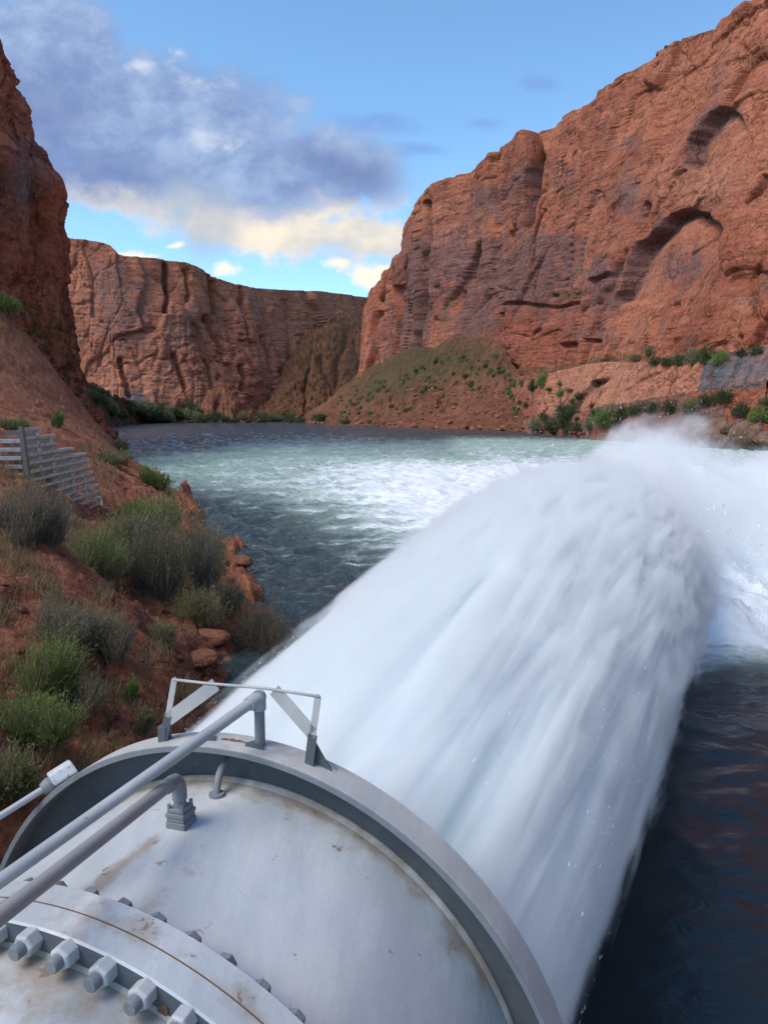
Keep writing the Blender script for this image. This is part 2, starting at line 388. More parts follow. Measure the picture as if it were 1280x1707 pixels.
# ------------------------------------------------------------------ canyon walls
def cliff(name, base, rim, wfun, nu, nt, seed, feat=None, rough=1.0, cap=80.0, uw=None, flip=False, strata_tilt=(0.05, 0.05)):
    """base / rim: world points per column.  A swept, displaced rock wall with a plateau edge behind the rim."""
    nc = len(base)
    us = np.linspace(0, nc - 1, nu) if uw is None else np.interp(np.linspace(0, 1, nu), np.linspace(0, 1, len(uw)), uw)
    B = crom(base, us); R = crom(rim, us)
    ts = np.linspace(0, 1, nt)
    P = np.zeros((nt, nu, 3)); w = wfun(ts[:, None], us[None, :])
    P[..., :2] = B[None, :, :2] + (R - B)[None, :, :2] * w[..., None]
    P[..., 2] = B[None, :, 2] + (R - B)[None, :, 2] * ts[:, None]
    N = grid_normals(P)
    if flip: N = -N
    N[..., 2] *= 0.35; N /= np.linalg.norm(N, axis=2, keepdims=True)
    X = P.reshape(-1, 3); t1 = np.repeat(ts, nu); u1 = np.tile(us, nt)
    px, py = proj(X)
    zt = X[:, 2] + X[:, 0] * strata_tilt[0] + X[:, 1] * strata_tilt[1] + 7 * perlin(X * 0.018, seed + 50)
    d = 9.0 * fbm(X * [0.012, 0.012, 0.005], 3, seed)
    but = fbm(X * [0.045, 0.045, 0.011], 3, seed + 5)
    d += 2.6 * terrace(but, 4.0, 0.86)
    wp = 0.16 * np.stack([perlin(X * 0.03, seed + 71), perlin(X * 0.03, seed + 72), perlin(X * 0.03, seed + 73)], 1)
    v1, e1 = cells(X * [0.038, 0.038, 0.014] + wp, seed + 74); d += 3.6 * v1 - 1.3 * np.exp(-(e1 / 0.05) ** 2)
    v2, e2 = cells(X * [0.11, 0.11, 0.05] + wp * 2, seed + 75); gate = sstep(-0.2, 0.15, perlin(X * 0.016, seed + 76)); d += 0.65 * (1.9 * v2 - 0.5 * np.exp(-(e2 / 0.07) ** 2)) * (0.35 + 0.65 * gate)
    v3, e3 = cells(np.stack([X[:, 0] * 0.22, X[:, 1] * 0.22, zt * 0.34], 1) + wp * 2, seed + 77); d += 0.18 * v3 * (1.2 - gate)
    crack = np.abs(perlin(X * [0.075, 0.075, 0.012] + 0.25 * perlin(X * 0.05, seed + 8)[:, None], seed + 9))
    d -= 3.2 * np.exp(-(crack / 0.035) ** 2) * sstep(-0.1, 0.2, perlin(X * 0.02, seed + 11))
    S = np.stack([X[:, 0] * 0.012, X[:, 1] * 0.012, zt * 0.16], 1)
    st = fbm(S, 4, seed + 14)
    d += 0.9 * terrace(st, 5.0, 0.6) * (0.5 + 1.2 * sstep(-0.15, 0.25, perlin(X * 0.02, seed + 60)))
    D1 = np.stack([X[:, 0] * 0.10 + zt * 0.07, X[:, 1] * 0.03, zt * 0.10 - X[:, 0] * 0.03], 1)
    d += 1.3 * fbm(D1, 3, seed + 62)
    dg = np.abs(perlin(np.stack([X[:, 0] * 0.05 - X[:, 2] * 0.035, X[:, 1] * 0.03, X[:, 0] * 0.01 + X[:, 2] * 0.012], 1), seed + 66)); d -= 1.0 * np.exp(-(dg / .02) ** 2)
    S2 = np.stack([X[:, 0] * 0.05, X[:, 1] * 0.05, zt * 0.55], 1)
    d += 0.5 * fbm(S2, 3, seed + 18, ridged=True)
    d += 0.35 * fbm(X * 0.11, 4, seed + 22, 0.55)
    d *= rough
    at_ = {'varn_shade': np.full(len(X), 0.0), 'pale': np.zeros(len(X)), 'grey': np.zeros(len(X)), 'veg': np.zeros(len(X))}
    if feat is not None: d = feat(X, px, py, t1, u1, d, at_)
    dd_ = d.reshape(nt, nu).copy()
    for _ in range(2):
        dd_[:, 1:-1] = 0.25 * dd_[:, :-2] + 0.5 * dd_[:, 1:-1] + 0.25 * dd_[:, 2:]
    P2 = P + N * dd_[..., None]
    # plateau behind the rim and a skirt under the water line
    back = (R - B); back[:, 2] = 0; back /= np.linalg.norm(back, axis=1, keepdims=True)
    top = P2[-1]
    jag = 2.2 * terrace(perlin(np.c_[us * 2.7, us * 0, us * 0 + seed], seed + 30), 3, 0.8)
    caps = [top + back * k + np.array([0, 0, 1.0]) * (jag[:, None] * min(1, k / 6.0) + k * 0.03) for k in (3.0, 7.0, 20.0, cap)]
    skirt = P2[0].copy(); skirt[:, 2] = -6
    G = np.concatenate([skirt[None], P2, np.array(caps)], 0)
    for kk in at_:
        a = at_[kk].reshape(nt, nu); at_[kk] = np.concatenate([a[:1], a, np.repeat(a[-1:], 4, 0)], 0)
    me = fast_mesh(name, G.reshape(-1, 3), grid_faces(nt + 5, nu, flip=flip), at_)
    o = link(name, me, M_CLIFF); o['kind'] = 'structure'
    return o, G

# right wall ------------------------------------------------------
_rc = [((660, 645, 900), (664, 505, 960)), ((594, 655, 690), (614, 497, 740)), ((612, 657, 640), (640, 455, 690)), ((648, 660, 600), (668, 425, 650)),
       ((680, 665, 560), (680, 372, 630)), ((715, 670, 520), (715, 315, 570)), ((775, 680, 465), (775, 284, 520)), ((830, 690, 420), (824, 250, 480)),
       ((885, 702, 370), (878, 214, 450)), ((915, 706, 345), (914, 211, 440)), ((975, 712, 300), (975, 172, 400)), ((1020, 716, 270), (1012, 155, 385)),
       ((1100, 722, 230), (1100, 90, 345)), ((1160, 727, 210), (1155, 54, 320)), ((1230, 733, 192), (1228, 6, 295)), ((1300, 738, 182), (1300, -34, 280)), ((1420, 745, 165), (1420, -115, 255))]
rb = [at(*a) for a, b in _rc]; rr_ = [at(*b) for a, b in _rc]
rb += [np.array([112, 95, 0.]), np.array([112, 20, 0.]), np.array([106, -80, 0.])]
rr_ += [np.array([160, 120, 200.]), np.array([146, 20, 215.]), np.array([140, -80, 215.])]

def right_feat(X, px, py, t, u, d, A):
    def crack(pts, wd, dep):
        nonlocal d
        k = polydist(px, py, pts); d = d - dep * np.exp(-(k / wd) ** 4)
    wob = 6 * perlin(np.c_[px * 0.02, py * 0.02, px * 0], 77) + 1.2 * perlin(np.c_[px * 0.07, py * 0.07, px * 0], 78)
    opx, opy = px, py; px = px + wob; py = py + wob
    crack([(884, 200), (894, 262), (882, 320), (872, 372)], 11, 20)
    A['varn_shade'] += 0.9 * np.exp(-(polydist(px, py, [(890, 215), (898, 262), (886, 320), (876, 365)]) / 9.0) ** 2)  # shade of the cleft painted along its right side
    crack([(714, 340), (716, 400), (711, 470), (702, 540), (688, 600)], 5, 14)
    A['varn_shade'] += 0.7 * np.exp(-(polydist(px, py, [(714, 340), (716, 400), (711, 470), (702, 540)]) / 5.0) ** 2)  # shade inside the long crack painted in
    crack([(664, 480), (656, 560), (648, 610)], 4, 6); crack([(628, 520), (618, 580), (606, 640)], 4, 6)
    crack([(824, 240), (815, 300), (821, 340)], 4, 5); crack([(905, 350), (893, 400), (890, 450)], 3, 4)
    crack([(1290, 500), (1255, 565), (1222, 605), (1190, 660)], 5, 5); crack([(830, 525), (832, 575)], 4, 4)
    crack([(830, 506), (900, 510), (960, 505)], 3, 3); crack([(985, 468), (1025, 462)], 5, 4)
    crack([(930, 575), (950, 570)], 4, 4); crack([(975, 570), (1005, 566)], 3, 3)
    crack([(1006, 510), (1030, 470), (1060, 420), (1090, 345)], 5, 5)
    crack([(1090, 660), (1120, 640), (1165, 608)], 3, 3); crack([(1160, 655), (1190, 625), (1230, 560)], 3, 3)
    crack([(1250, 345), (1275, 295)], 4, 4)
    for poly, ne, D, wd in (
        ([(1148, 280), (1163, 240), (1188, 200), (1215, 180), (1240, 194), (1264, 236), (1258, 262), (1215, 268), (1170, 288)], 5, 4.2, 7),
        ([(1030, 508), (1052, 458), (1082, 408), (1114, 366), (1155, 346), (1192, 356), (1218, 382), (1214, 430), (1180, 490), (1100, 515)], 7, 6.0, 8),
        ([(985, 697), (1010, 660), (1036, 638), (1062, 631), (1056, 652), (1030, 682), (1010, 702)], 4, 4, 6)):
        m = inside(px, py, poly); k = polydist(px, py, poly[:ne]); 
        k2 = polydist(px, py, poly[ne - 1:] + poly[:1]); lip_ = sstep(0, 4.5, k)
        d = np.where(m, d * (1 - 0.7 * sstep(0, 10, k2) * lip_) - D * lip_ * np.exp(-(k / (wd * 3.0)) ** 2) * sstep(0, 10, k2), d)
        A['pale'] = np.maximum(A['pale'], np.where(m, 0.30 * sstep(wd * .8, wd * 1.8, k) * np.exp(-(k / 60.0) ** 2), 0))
        A['varn_shade'] += np.where(m, 1.6 * np.exp(-(k / (wd * 1.6)) ** 2), 0.4 * np.exp(-(k / 9.0) ** 2))  # shadow band along the arch edge, painted into the rock colour
    px, py = opx, opy
    # lower bench
    b = sstep(840, 900, px) * (px > 0)
    lip = np.interp(px, [840, 900, 1000, 1090, 1200, 1300, 1500], [640, 628, 610, 606, 600, 588, 570]) + wob * 0.8
    bl = sstep(lip - 4, lip + 5, py) * b
    d = d * (1 - 0.55 * bl) + 11.0 * bl
    # lowest boulder shelf
    lip2 = np.interp(px, [840, 950, 1050, 1150, 1300, 1500], [712, 702, 694, 678, 668, 660]) + wob * 1.2
    b2 = sstep(lip2 - 3, lip2 + 6, py) * b
    d = d + 8.0 * b2 + 1.5 * b2 * fbm(X * 0.3, 3, 91)
    A['grey'] += 0.75 * b2 * sstep(0.0, .3, fbm(X * 0.06, 3, 92) + 0.12)
    A['grey'] += 1.0 * inside(px, py, [(1213, 680), (1222, 606), (1300, 592), (1500, 590), (1500, 680)])
    A['grey'] = np.clip(A['grey'], 0, 1)
    A['pale'] = np.maximum(A['pale'], 0.75 * bl * (1 - b2) * sstep(900, 960, px))
    A['veg'] += 0.75 * np.exp(-(np.abs(py - lip2) / 9.0) ** 2) * b + 0.55 * np.exp(-((py - lip + 8) / 11.0) ** 2) * b
    A['veg'] += 0.6 * gauss(px, py, 950, 492, 50, 8)
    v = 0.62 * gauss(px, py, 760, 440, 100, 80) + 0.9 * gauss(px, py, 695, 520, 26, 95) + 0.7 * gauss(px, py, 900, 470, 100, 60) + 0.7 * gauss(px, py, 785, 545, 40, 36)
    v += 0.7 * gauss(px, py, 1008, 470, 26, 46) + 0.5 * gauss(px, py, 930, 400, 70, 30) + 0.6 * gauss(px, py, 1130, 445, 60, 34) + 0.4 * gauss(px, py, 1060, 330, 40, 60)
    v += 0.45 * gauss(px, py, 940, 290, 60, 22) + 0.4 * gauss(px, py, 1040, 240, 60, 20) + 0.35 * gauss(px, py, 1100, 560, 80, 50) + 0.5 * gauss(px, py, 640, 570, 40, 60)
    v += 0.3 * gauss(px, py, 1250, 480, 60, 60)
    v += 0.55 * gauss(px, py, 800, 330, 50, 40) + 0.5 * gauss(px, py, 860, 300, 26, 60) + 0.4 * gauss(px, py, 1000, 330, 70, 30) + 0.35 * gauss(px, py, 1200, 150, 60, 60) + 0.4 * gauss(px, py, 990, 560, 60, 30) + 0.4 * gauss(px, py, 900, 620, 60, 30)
    A['varn_shade'] += 1.15 * v + 0.02
    A['pale'] = np.maximum(A['pale'], 0.55 * gauss(px, py, 1180, 310, 110, 40) + 0.4 * gauss(px, py, 990, 70 + 300, 50, 50) * 0)
    # smoother, slabby zone at mid right
    sm = gauss(px, py, 1130, 520, 150, 110); d = d * (1 - 0.45 * sm)
    A['talus'] = None; del A['talus']
    return d
uw = [0, 1, 1.5, 2, 3, 4, 5, 5.7, 6.3, 7, 7.5, 8, 8.6, 9.5, 10.3, 11, 11.7, 12.4, 13, 13.7, 14.4, 15, 16, 19]
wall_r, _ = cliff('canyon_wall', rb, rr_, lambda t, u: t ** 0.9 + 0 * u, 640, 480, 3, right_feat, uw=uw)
tag(wall_r, 'tall red sandstone canyon wall with two arched alcoves right of the river')

# far wall --------------------------------------------------------
_fc = [((60, 655, 800), (60, 385, 840)), ((118, 655, 790), (118, 397, 830)), ((150, 660, 785), (150, 400, 830)), ((182, 665, 780), (182, 408, 830)), ((205, 672, 780), (205, 425, 830)), ((270, 680, 790), (270, 431, 850)),
       ((320, 682, 800), (322, 441, 870)), ((355, 684, 820), (355, 461, 900)), ((400, 686, 850), (400, 475, 930)), ((450, 687, 900), (450, 481, 980)),
       ((540, 688, 1000), (540, 486, 1080)), ((620, 688, 1100), (620, 497, 1180)), ((720, 688, 1250), (720, 506, 1330))]
fb = [at(*a) for a, b in _fc]; fr = [at(*b) for a, b in _fc]
def far_feat(X, px, py, t, u, d, A):
    d = d * 1.25
    for pts, wd, dep in (([(275, 440), (280, 500), (276, 520)], 4, 14), ([(355, 470), (362, 520)], 4, 12), ([(345, 530), (375, 590)], 5, 12), ([(290, 590), (310, 645)], 4, 10),
                         ([(400, 480), (410, 560)], 3, 9), ([(440, 560), (455, 620)], 4, 10), ([(350, 600), (355, 640)], 3, 9), ([(405, 610), (408, 650)], 3, 9), ([(200, 600), (215, 660)], 4, 9), ([(310, 450), (318, 500)], 3, 8), ([(480, 500), (487, 600)], 3, 9)):
        k = polydist(px + 5 * perlin(np.c_[px * .05, py * .05, px * 0], 5), py, pts); d = d - dep * np.exp(-(k / wd) ** 4)
    A['varn_shade'] += 0.75 * gauss(px, py, 200, 530, 60, 70) + 0.6 * gauss(px, py, 310, 545, 30, 40) + 0.5 * gauss(px, py, 180, 460, 50, 40) + 0.4 * gauss(px, py, 420, 510, 60, 50) + .05
    A['pale'] = 0.25 + 0.7 * gauss(px, py, 290, 570, 16, 26) + 0.5 * gauss(px, py, 250, 640, 90, 40)  # base paleness lightens the whole wall in place of haze
    A['grey'] = 0.9 * inside(px, py, [(205, 700), (206, 650), (235, 652), (262, 684), (290, 672), (290, 700)]).astype(float)
    A['veg'] += 0.35 * gauss(px, py, 540, 600, 70, 70)
    return d
wall_f, _ = cliff('canyon_wall', fb, fr, lambda t, u: sstep(0, 1, t) * 0.5 + t * 0.5 + 0 * u, 420, 260, 23, far_feat, cap=120)
tag(wall_f, 'distant red canyon wall closing the view behind the river bend')

# left wall -------------------------------------------------------
_lp = [(-40, 190, -2), (-80, 186, 28), (-83.5, 190, 53), (-83, 190, 64), (-89, 190, 76), (-93, 190, 87), (-96, 190, 95), (-99.5, 190, 103), (-112, 190, 128), (-125, 190, 150)]
prof_px = [(188, 735), (160, 690), (138, 640), (128, 585), (123, 520), (113, 430), (111, 380), (108, 320), (84, 282), (60, 250), (38, 185), (22, 135), (0, 78), (-40, -20), (-90, -120)]
lp = np.array([at(x, y, 190) for x, y in prof_px])
lpd = np.array([0] + list(np.cumsum(np.linalg.norm(np.diff(lp, axis=0), axis=1)))); lpd /= lpd[-1]
def left_wall():
    nt, nu = 380, 300
    ts = np.linspace(0, 1, nt)
    prof = np.stack([np.interp(ts, lpd, lp[:, k]) for k in range(3)], 1)
    # plan path of the wall, relative to the corner seen at y = 190: far end turns left, near end recedes along the gorge
    path = np.array([(-90, 25), (-45, 22), (-12, 10), (0, 0), (-2, -20), (-7, -40), (-16, -65), (-30, -100), (-42, -150), (-48, -260)], float)
    us = np.linspace(0, len(path) - 1, nu); us = np.interp(np.linspace(0, 1, nu), [0, .12, .75, 1], [0, 2.4, 6.5, len(path) - 1])
    pth = crom(np.c_[path, np.zeros(len(path))], us)
    P = prof[:, None, :] + pth[None]
    N = -grid_normals(P); N[..., 2] *= 0.4; N /= np.linalg.norm(N, axis=2, keepdims=True)
    if N[nt // 2, nu // 2, 0] < 0: N = -N
    X = P.reshape(-1, 3); px, py = proj(X); t = np.repeat(ts, nu)
    d = 3.5 * fbm(X * [0.02, 0.02, 0.01], 3, 41)
    d += 2.6 * terrace(fbm(X * [0.06, 0.06, 0.02], 3, 45), 4, 0.75)
    zt = X[:, 2] + X[:, 1] * 0.5
    d += 1.4 * terrace(fbm(np.stack([X[:, 0] * .02, X[:, 1] * .02, zt * .14], 1), 4, 48), 5, .7)
    v1, e1 = cells(X * [0.06, 0.06, 0.022] + 0.3 * perlin(X * .04, 59)[:, None], 60); d += 3.0 * v1 - 1.0 * np.exp(-(e1 / .06) ** 2)
    v2, e2 = cells(X * [0.16, 0.16, 0.09], 61); d += 1.2 * v2
    c = np.abs(perlin(X * [0.09, 0.09, 0.02] + 0.6 * perlin(X * 0.06, 51)[:, None], 52)); d -= 2.0 * np.exp(-(c / .04) ** 2)
    d += 0.9 * fbm(X * .2, 4, 55, .55)
    low = 1 - sstep(25, 45, X[:, 2]); d = d * (1 - 0.25 * low); d += low * (1.6 * fbm(np.c_[X[:, 1] * 0.30 + X[:, 2] * 0.22, X[:, 0] * 0.05, X[:, 2] * 0.06], 4, 57, .6, True) + 0.8 * fbm(X * .5, 3, 58, .6))
    nar = gauss(px, py, 80, 370, 26, 40); d -= 6 * nar
    A = {'varn_shade': -0.05 + 0.8 * gauss(px, py, 112, 500, 26, 110) + 0.35 * gauss(px, py, 70, 280, 40, 60) - 0.25 * low, 'pale': 0.45 * low, 'grey': 0.85 * gauss(px, py, 35, 310, 36, 70), 'veg': 0.45 * low * sstep(60, 90, X[:, 1])}  # first dark patch paints the shadow on the cliff's right side
    P2 = P + N * d.reshape(nt, nu)[..., None]
    top = P2[-1]; G = np.concatenate([P2, np.array([top + np.array([-k, 0, 2]) for k in (8., 60.)])], 0)
    for k in A: a = A[k].reshape(nt, nu); A[k] = np.concatenate([a, a[-1:], a[-1:]], 0)
    me = fast_mesh('canyon_wall', G.reshape(-1, 3), grid_faces(nt + 2, nu), A)
    o = link('canyon_wall', me, M_CLIFF); o['kind'] = 'structure'
    tag(o, 'steep shaded red cliff with dark streaks rising at the left edge')
left_wall()

# talus aprons ----------------------------------------------------
def talus(name, bot, top, nu, nt, seed, label, veg, amp=1.0, concave=1.25, red=None):
    bt = [at(*p) if len(p) == 3 else ground(*p) for p in bot]; tp = [at(*p) for p in top]
    us = np.linspace(0, 1, nu)
    B = crom(bt, us * (len(bt) - 1)); T = crom(tp, us * (len(tp) - 1))
    ts = np.linspace(-0.06, 1.05, nt)
    P = B[None] + (T - B)[None] * ts[:, None, None]
    P[..., 2] = B[None, :, 2] + (T - B)[None, :, 2] * (np.sign(ts) * np.abs(ts) ** concave)[:, None]
    X = P.reshape(-1, 3); px, py = proj(X)
    d = 3.4 * fbm(X * 0.035, 5, seed, .6) + 1.4 * fbm(X * .22, 3, seed + 5, .6) + 0.8 * np.maximum(0, perlin(X * .4, seed + 9)) * 2
    tt = np.repeat(np.clip(ts, 0, 1), nu)
    gl = np.abs(perlin(np.c_[X[:, 0] * 0.035 + 0.25 * perlin(X * 0.03, seed + 12), X[:, 1] * 0.004, 0 * tt], seed + 13)); d -= 2.6 * np.exp(-(gl / 0.10) ** 2) * np.sin(np.pi * tt)
    vq, eq = cells(X * [0.13, 0.13, 0.2], seed + 15); d += 1.5 * vq * sstep(-.1, .25, perlin(X * 0.03, seed + 16)); d *= 1.35
    P[..., 2] += (amp * d).reshape(nt, nu) - 0.5 * amp
    A = {'varn_shade': 0.1 + 0 * px, 'pale': 0.15 + 0 * px, 'grey': 0 * px, 'veg': veg(px, py)}
    me = fast_mesh(name, P.reshape(-1, 3), grid_faces(nt, nu), A)
    o = link(name, me, M_TALUS); o['kind'] = 'structure'; tag(o, label)
    return o
T1 = talus('talus_slope', [(470, 703.0), (520, 706), (560, 709), (620, 711.5), (700, 714), (780, 716.5), (860, 719), (930, 724), (1000, 728)],
      [(490, 698, 740), (545, 668, 700), (590, 632, 690), (640, 604, 610), (700, 582, 545), (760, 573, 490), (826, 574, 432), (862, 625, 385), (935, 680, 320), (1000, 700, 275)], 330, 150, 61,
      'red rubble slope with green scrub below the right canyon wall',
      lambda px, py: 0.60 * gauss(px, py, 720, 600, 130, 42) + 0.35 * gauss(px, py, 620, 650, 70, 30) - 0.35 * gauss(px, py, 805, 660, 60, 40) + 0.16)
T2 = talus('talus_slope', [(410, 703.0, 790), (470, 702.6, 815), (540, 702, 850), (620, 701, 930), (700, 701, 930)],
      [(425, 688, 880), (455, 650, 915), (488, 600, 960), (512, 560, 1000), (535, 556, 1010), (565, 530, 1050), (620, 540, 1090), (700, 560, 1100)], 150, 90, 71, 'olive green talus slope at the far bend of the river',
      lambda px, py: 0.40 + 0 * px, 2.6)
T3 = talus('talus_slope', [(305, 704.2, 720), (350, 704.2, 720), (390, 704.2, 720), (440, 704.0, 730)],
      [(312, 699, 775), (336, 672, 785), (356, 652, 790), (384, 650, 800), (402, 668, 795), (436, 697, 790)], 80, 50, 75, 'orange mound of rubble below the distant canyon wall', lambda px, py: -0.1 + 0 * px, 2.2)
T4 = talus('river_bank', [(150, 722.0), (190, 712), (240, 705.6, 655), (300, 704.4, 700), (345, 704.0, 735)],
      [(120, 632, 330), (150, 640, 440), (200, 664, 560), (262, 684, 680), (345, 690, 760)], 110, 60, 79, 'shrubby far bank at the foot of the left cliff', lambda px, py: 0.55 + 0 * px, 1.2)

# ------------------------------------------------------------------ near left bank
_ctl = [ground(*p) for p in [(430, 1200), (405, 1125), (480, 1050), (430, 975), (418, 945), (372, 895), (320, 835), (262, 795), (212, 768), (196, 748), (190, 741)]]
_ctl = [(p[0] - 0.3, p[1], -0.15) for p in _ctl]
_deep = [(x + 4.0, y, -3.0) for x, y, z in _ctl] + [(x + 12.0, y, -5.0) for x, y, z in _ctl]
def AA(px, py, y): p = at(px, py, y); return (p[0], p[1], p[2])
_ctl += _deep + [(-3.3, 8, -0.4), (-3.3, 14, -0.2), (-2.5, 3, -0.6), (-2.3, -6, -0.5), (2, -6, -5), (2, 5, -5), (3, 14, -5)]
_ctl += [AA(0, 840, 20), AA(60, 868, 19.5), AA(112, 925, 18.6), AA(182, 1012, 17.2), AA(238, 1130, 15), AA(262, 1222, 13.5),
         AA(0, 1000, 15), AA(90, 1120, 13.6), AA(150, 1210, 12.5), AA(0, 1220, 10.5), AA(60, 1300, 10), AA(0, 1390, 8.2), AA(-200, 1100, 11), AA(-250, 1400, 6.5), AA(-250, 900, 17), AA(-500, 1500, 3.5), AA(-600, 1200, 5), AA(-500, 900, 14),
         AA(290, 1100, 20), AA(340, 1050, 22.5), AA(250, 1040, 23), AA(210, 985, 25), AA(300, 960, 27), AA(345, 940, 31), AA(150, 935, 25.5), AA(240, 900, 31), AA(100, 890, 25), AA(40, 850, 26.5),
         AA(160, 866, 36), AA(118, 868, 31), AA(62, 800, 30), AA(10, 790, 29.5), AA(30, 748, 33), AA(-60, 730, 30), AA(-200, 700, 28), AA(-250, 780, 24), AA(-400, 650, 30),
         AA(215, 830, 46), AA(255, 815, 54), AA(200, 785, 62), AA(170, 775, 52), AA(150, 740, 64), AA(185, 748, 110), AA(100, 742, 52), AA(100, 700, 84), AA(40, 705, 60), AA(0, 645, 95), AA(-120, 600, 90), AA(0, 505, 128), AA(-200, 500, 120), AA(-200, 640, 60), AA(60, 600, 138), AA(110, 640, 160), AA(150, 690, 172), AA(175, 730, 160), AA(-400, 500, 90)]
_ctl = np.array(_ctl)
def rbf_fit(C):
    xy = C[:, :2] / 20.0; n = len(C)
    r = np.hypot(xy[:, None, 0] - xy[None, :, 0], xy[:, None, 1] - xy[None, :, 1])
    K = np.where(r > 0, r * r * np.log(np.maximum(r, 1e-9)), 0) + np.eye(n) * 2e-3
    Q = np.c_[np.ones(n), xy]; M = np.block([[K, Q], [Q.T, np.zeros((3, 3))]])
    return xy, np.linalg.solve(M, np.r_[C[:, 2], 0, 0, 0])
_xy, _w = rbf_fit(_ctl)
def bank_z(x, y):
    q = np.c_[x, y] / 20.0; z = np.zeros(len(q))
    for s in range(0, len(q), 20000):
        e = q[s:s + 20000]; r = np.hypot(e[:, None, 0] - _xy[None, :, 0], e[:, None, 1] - _xy[None, :, 1])
        K = np.where(r > 0, r * r * np.log(np.maximum(r, 1e-9)), 0); z[s:s + 20000] = K @ _w[:-3] + _w[-3] + e @ _w[-2:]
    return z
def near_bank():
    ny, nx = 520, 330
    y = np.concatenate([np.linspace(-6, 6, 20), 6 * (175 / 6) ** np.linspace(0.004, 1, ny - 20)])
    tx = np.linspace(0, 1, nx)
    yl = np.interp(y, [-6, 3, 8, 13, 20, 27, 39, 50, 75, 131, 175], [1.5, 0.5, -0.5, 0.5, 1, 1, -3, -9, -22, -44, -62])
    xl = -0.75 * np.maximum(y, 0) - 9
    XX = yl[:, None] + (xl - yl)[:, None] * tx[None, :]
    YY = np.repeat(y[:, None], nx, 1)
    Zb = bank_z(XX.ravel(), YY.ravel())
    X = np.c_[XX.ravel(), YY.ravel(), Zb]
    amp = np.interp(X[:, 1], [0, 15, 40, 100, 175], [0.75, 0.9, 1.3, 2.0, 2.5])
    sc = np.interp(X[:, 1], [0, 15, 40, 100, 175], [1.0, 0.9, 0.6, 0.35, 0.25])[:, None]
    S = X * [1, 1, 1.6]
    # tilted slabs with eroded ledges, gullies running down the slope, loose stones
    slab = fbm(S * 0.28 * sc / sc.max() + 5, 3, 101)
    dz = 0.65 * terrace(slab, 4.0, 0.65)
    led = fbm(np.c_[X[:, 0] * .25 + X[:, 2] * .9, X[:, 1] * .12, X[:, 2] * 1.3], 4, 103)
    dz += 0.42 * terrace(led, 5.0, .7)
    dz += 0.35 * fbm(X * 0.9, 4, 105, .55, True)
    dz += 0.16 * fbm(X * 2.6, 3, 108, .55, True)
    gul = np.abs(perlin(np.c_[X[:, 0] * .16, X[:, 1] * .42, X[:, 2] * 0.1], 110)); dz -= 0.55 * np.exp(-(gul / .07) ** 2)
    smooth = sstep(45, 80, X[:, 1]) * 0.25
    v1, e1 = cells(X * [0.55, 0.38, 0.9] * sc, 112); v2, e2 = cells(X * [1.5, 1.1, 2.2] * sc, 113)
    low_ = np.exp(-np.maximum(Zb - 0.3, 0) / 1.8); gate = sstep(-0.1, 0.2, perlin(X * 0.13 * sc, 114))
    dz += (0.75 * v1 - 0.2 * np.exp(-(e1 / .06) ** 2)) * (0.25 + 0.9 * low_ + 0.3 * gate) + (0.28 * v2 - 0.08 * np.exp(-(e2 / .08) ** 2)) * (0.3 + 0.8 * low_ + 0.4 * gate)
    dz *= amp * (1 - smooth) * (0.40 + 0.5 * np.exp(-np.maximum(Zb - 0.3, 0) / 1.6))
    px, py = proj(X)
    near = gauss(px, py, 120, 960, 90, 90)
    Z = Zb + dz
    A = {'varn_shade': 0.1 + 0.35 * gauss(px, py, 330, 1090, 90, 60) + 0.25 * gauss(px, py, 210, 1120, 60, 120), 'pale': 0.5 * gauss(px, py, 40, 900, 90, 60) + 0.35 * sstep(60, 110, X[:, 1]), 'grey': 0.0 * px,
         'veg': 0.12 + 0.45 * gauss(px, py, 60, 1180, 90, 90) + 0.35 * gauss(px, py, 20, 520, 60, 40) + 0.3 * gauss(px, py, 170, 760, 50, 30) + 0.2 * gauss(px, py, 40, 600, 60, 60)}
    V = np.c_[X[:, :2], Z]
    me = fast_mesh('rocky_bank', V, grid_faces(ny, nx, flip=True), A)
    o = link('rocky_bank', me, M_BANK); o['kind'] = 'structure'
    tag(o, 'near red rock bank sloping to the water on the left')
    return o, V.reshape(ny, nx, 3)
bank, BV = near_bank()
_bf = grid_faces(BV.shape[0], BV.shape[1], flip=True)
bank_bvh = BVHTree.FromPolygons([tuple(v) for v in BV.reshape(-1, 3).tolist()], _bf.tolist())
def on_bank(px, py):
    d = ray(px, py); h = bank_bvh.ray_cast(Vector(EYE), Vector(d).normalized())
    return None if h[0] is None else np.array(h[0])
def drop(x, y):
    h = bank_bvh.ray_cast(Vector((x, y, 200)), Vector((0, 0, -1)))
    return None if h[0] is None else h[0].z

# ------------------------------------------------------------------ water jet geometry (shared with the river and the spray)
VC = np.array([-0.844, 3.78434677, 4.2970939])            # centre of the valve's outlet flange
VA = np.array([0.34007803, 0.94032544, -0.01161878]); VA /= np.linalg.norm(VA)
J_AZ, J_TI = 0.3519, -0.026
JA = np.array([math.sin(J_AZ) * math.cos(J_TI), math.cos(J_AZ) * math.cos(J_TI), math.sin(J_TI)])
JE1 = np.cross(JA, (0, 0, 1)); JE1 /= np.linalg.norm(JE1); JE2 = np.cross(JE1, JA)
JO = VC + VA * 0.20
J_R0, J_B, J_C, J_G = 1.56, 0.1100, -0.0017, 0.0026
MOUNDS = [(8.5, 26.5, 4.2, 3.8), (11.5, 31.0, 3.6, 4.6), (16.8, 44.0, 6.2, 7.5), (22.0, 41.0, 4.6, 7.5), (29.0, 50.0, 4.6, 9.0), (38, 60, 3.0, 11), (17, 33, 3.0, 5.5)]

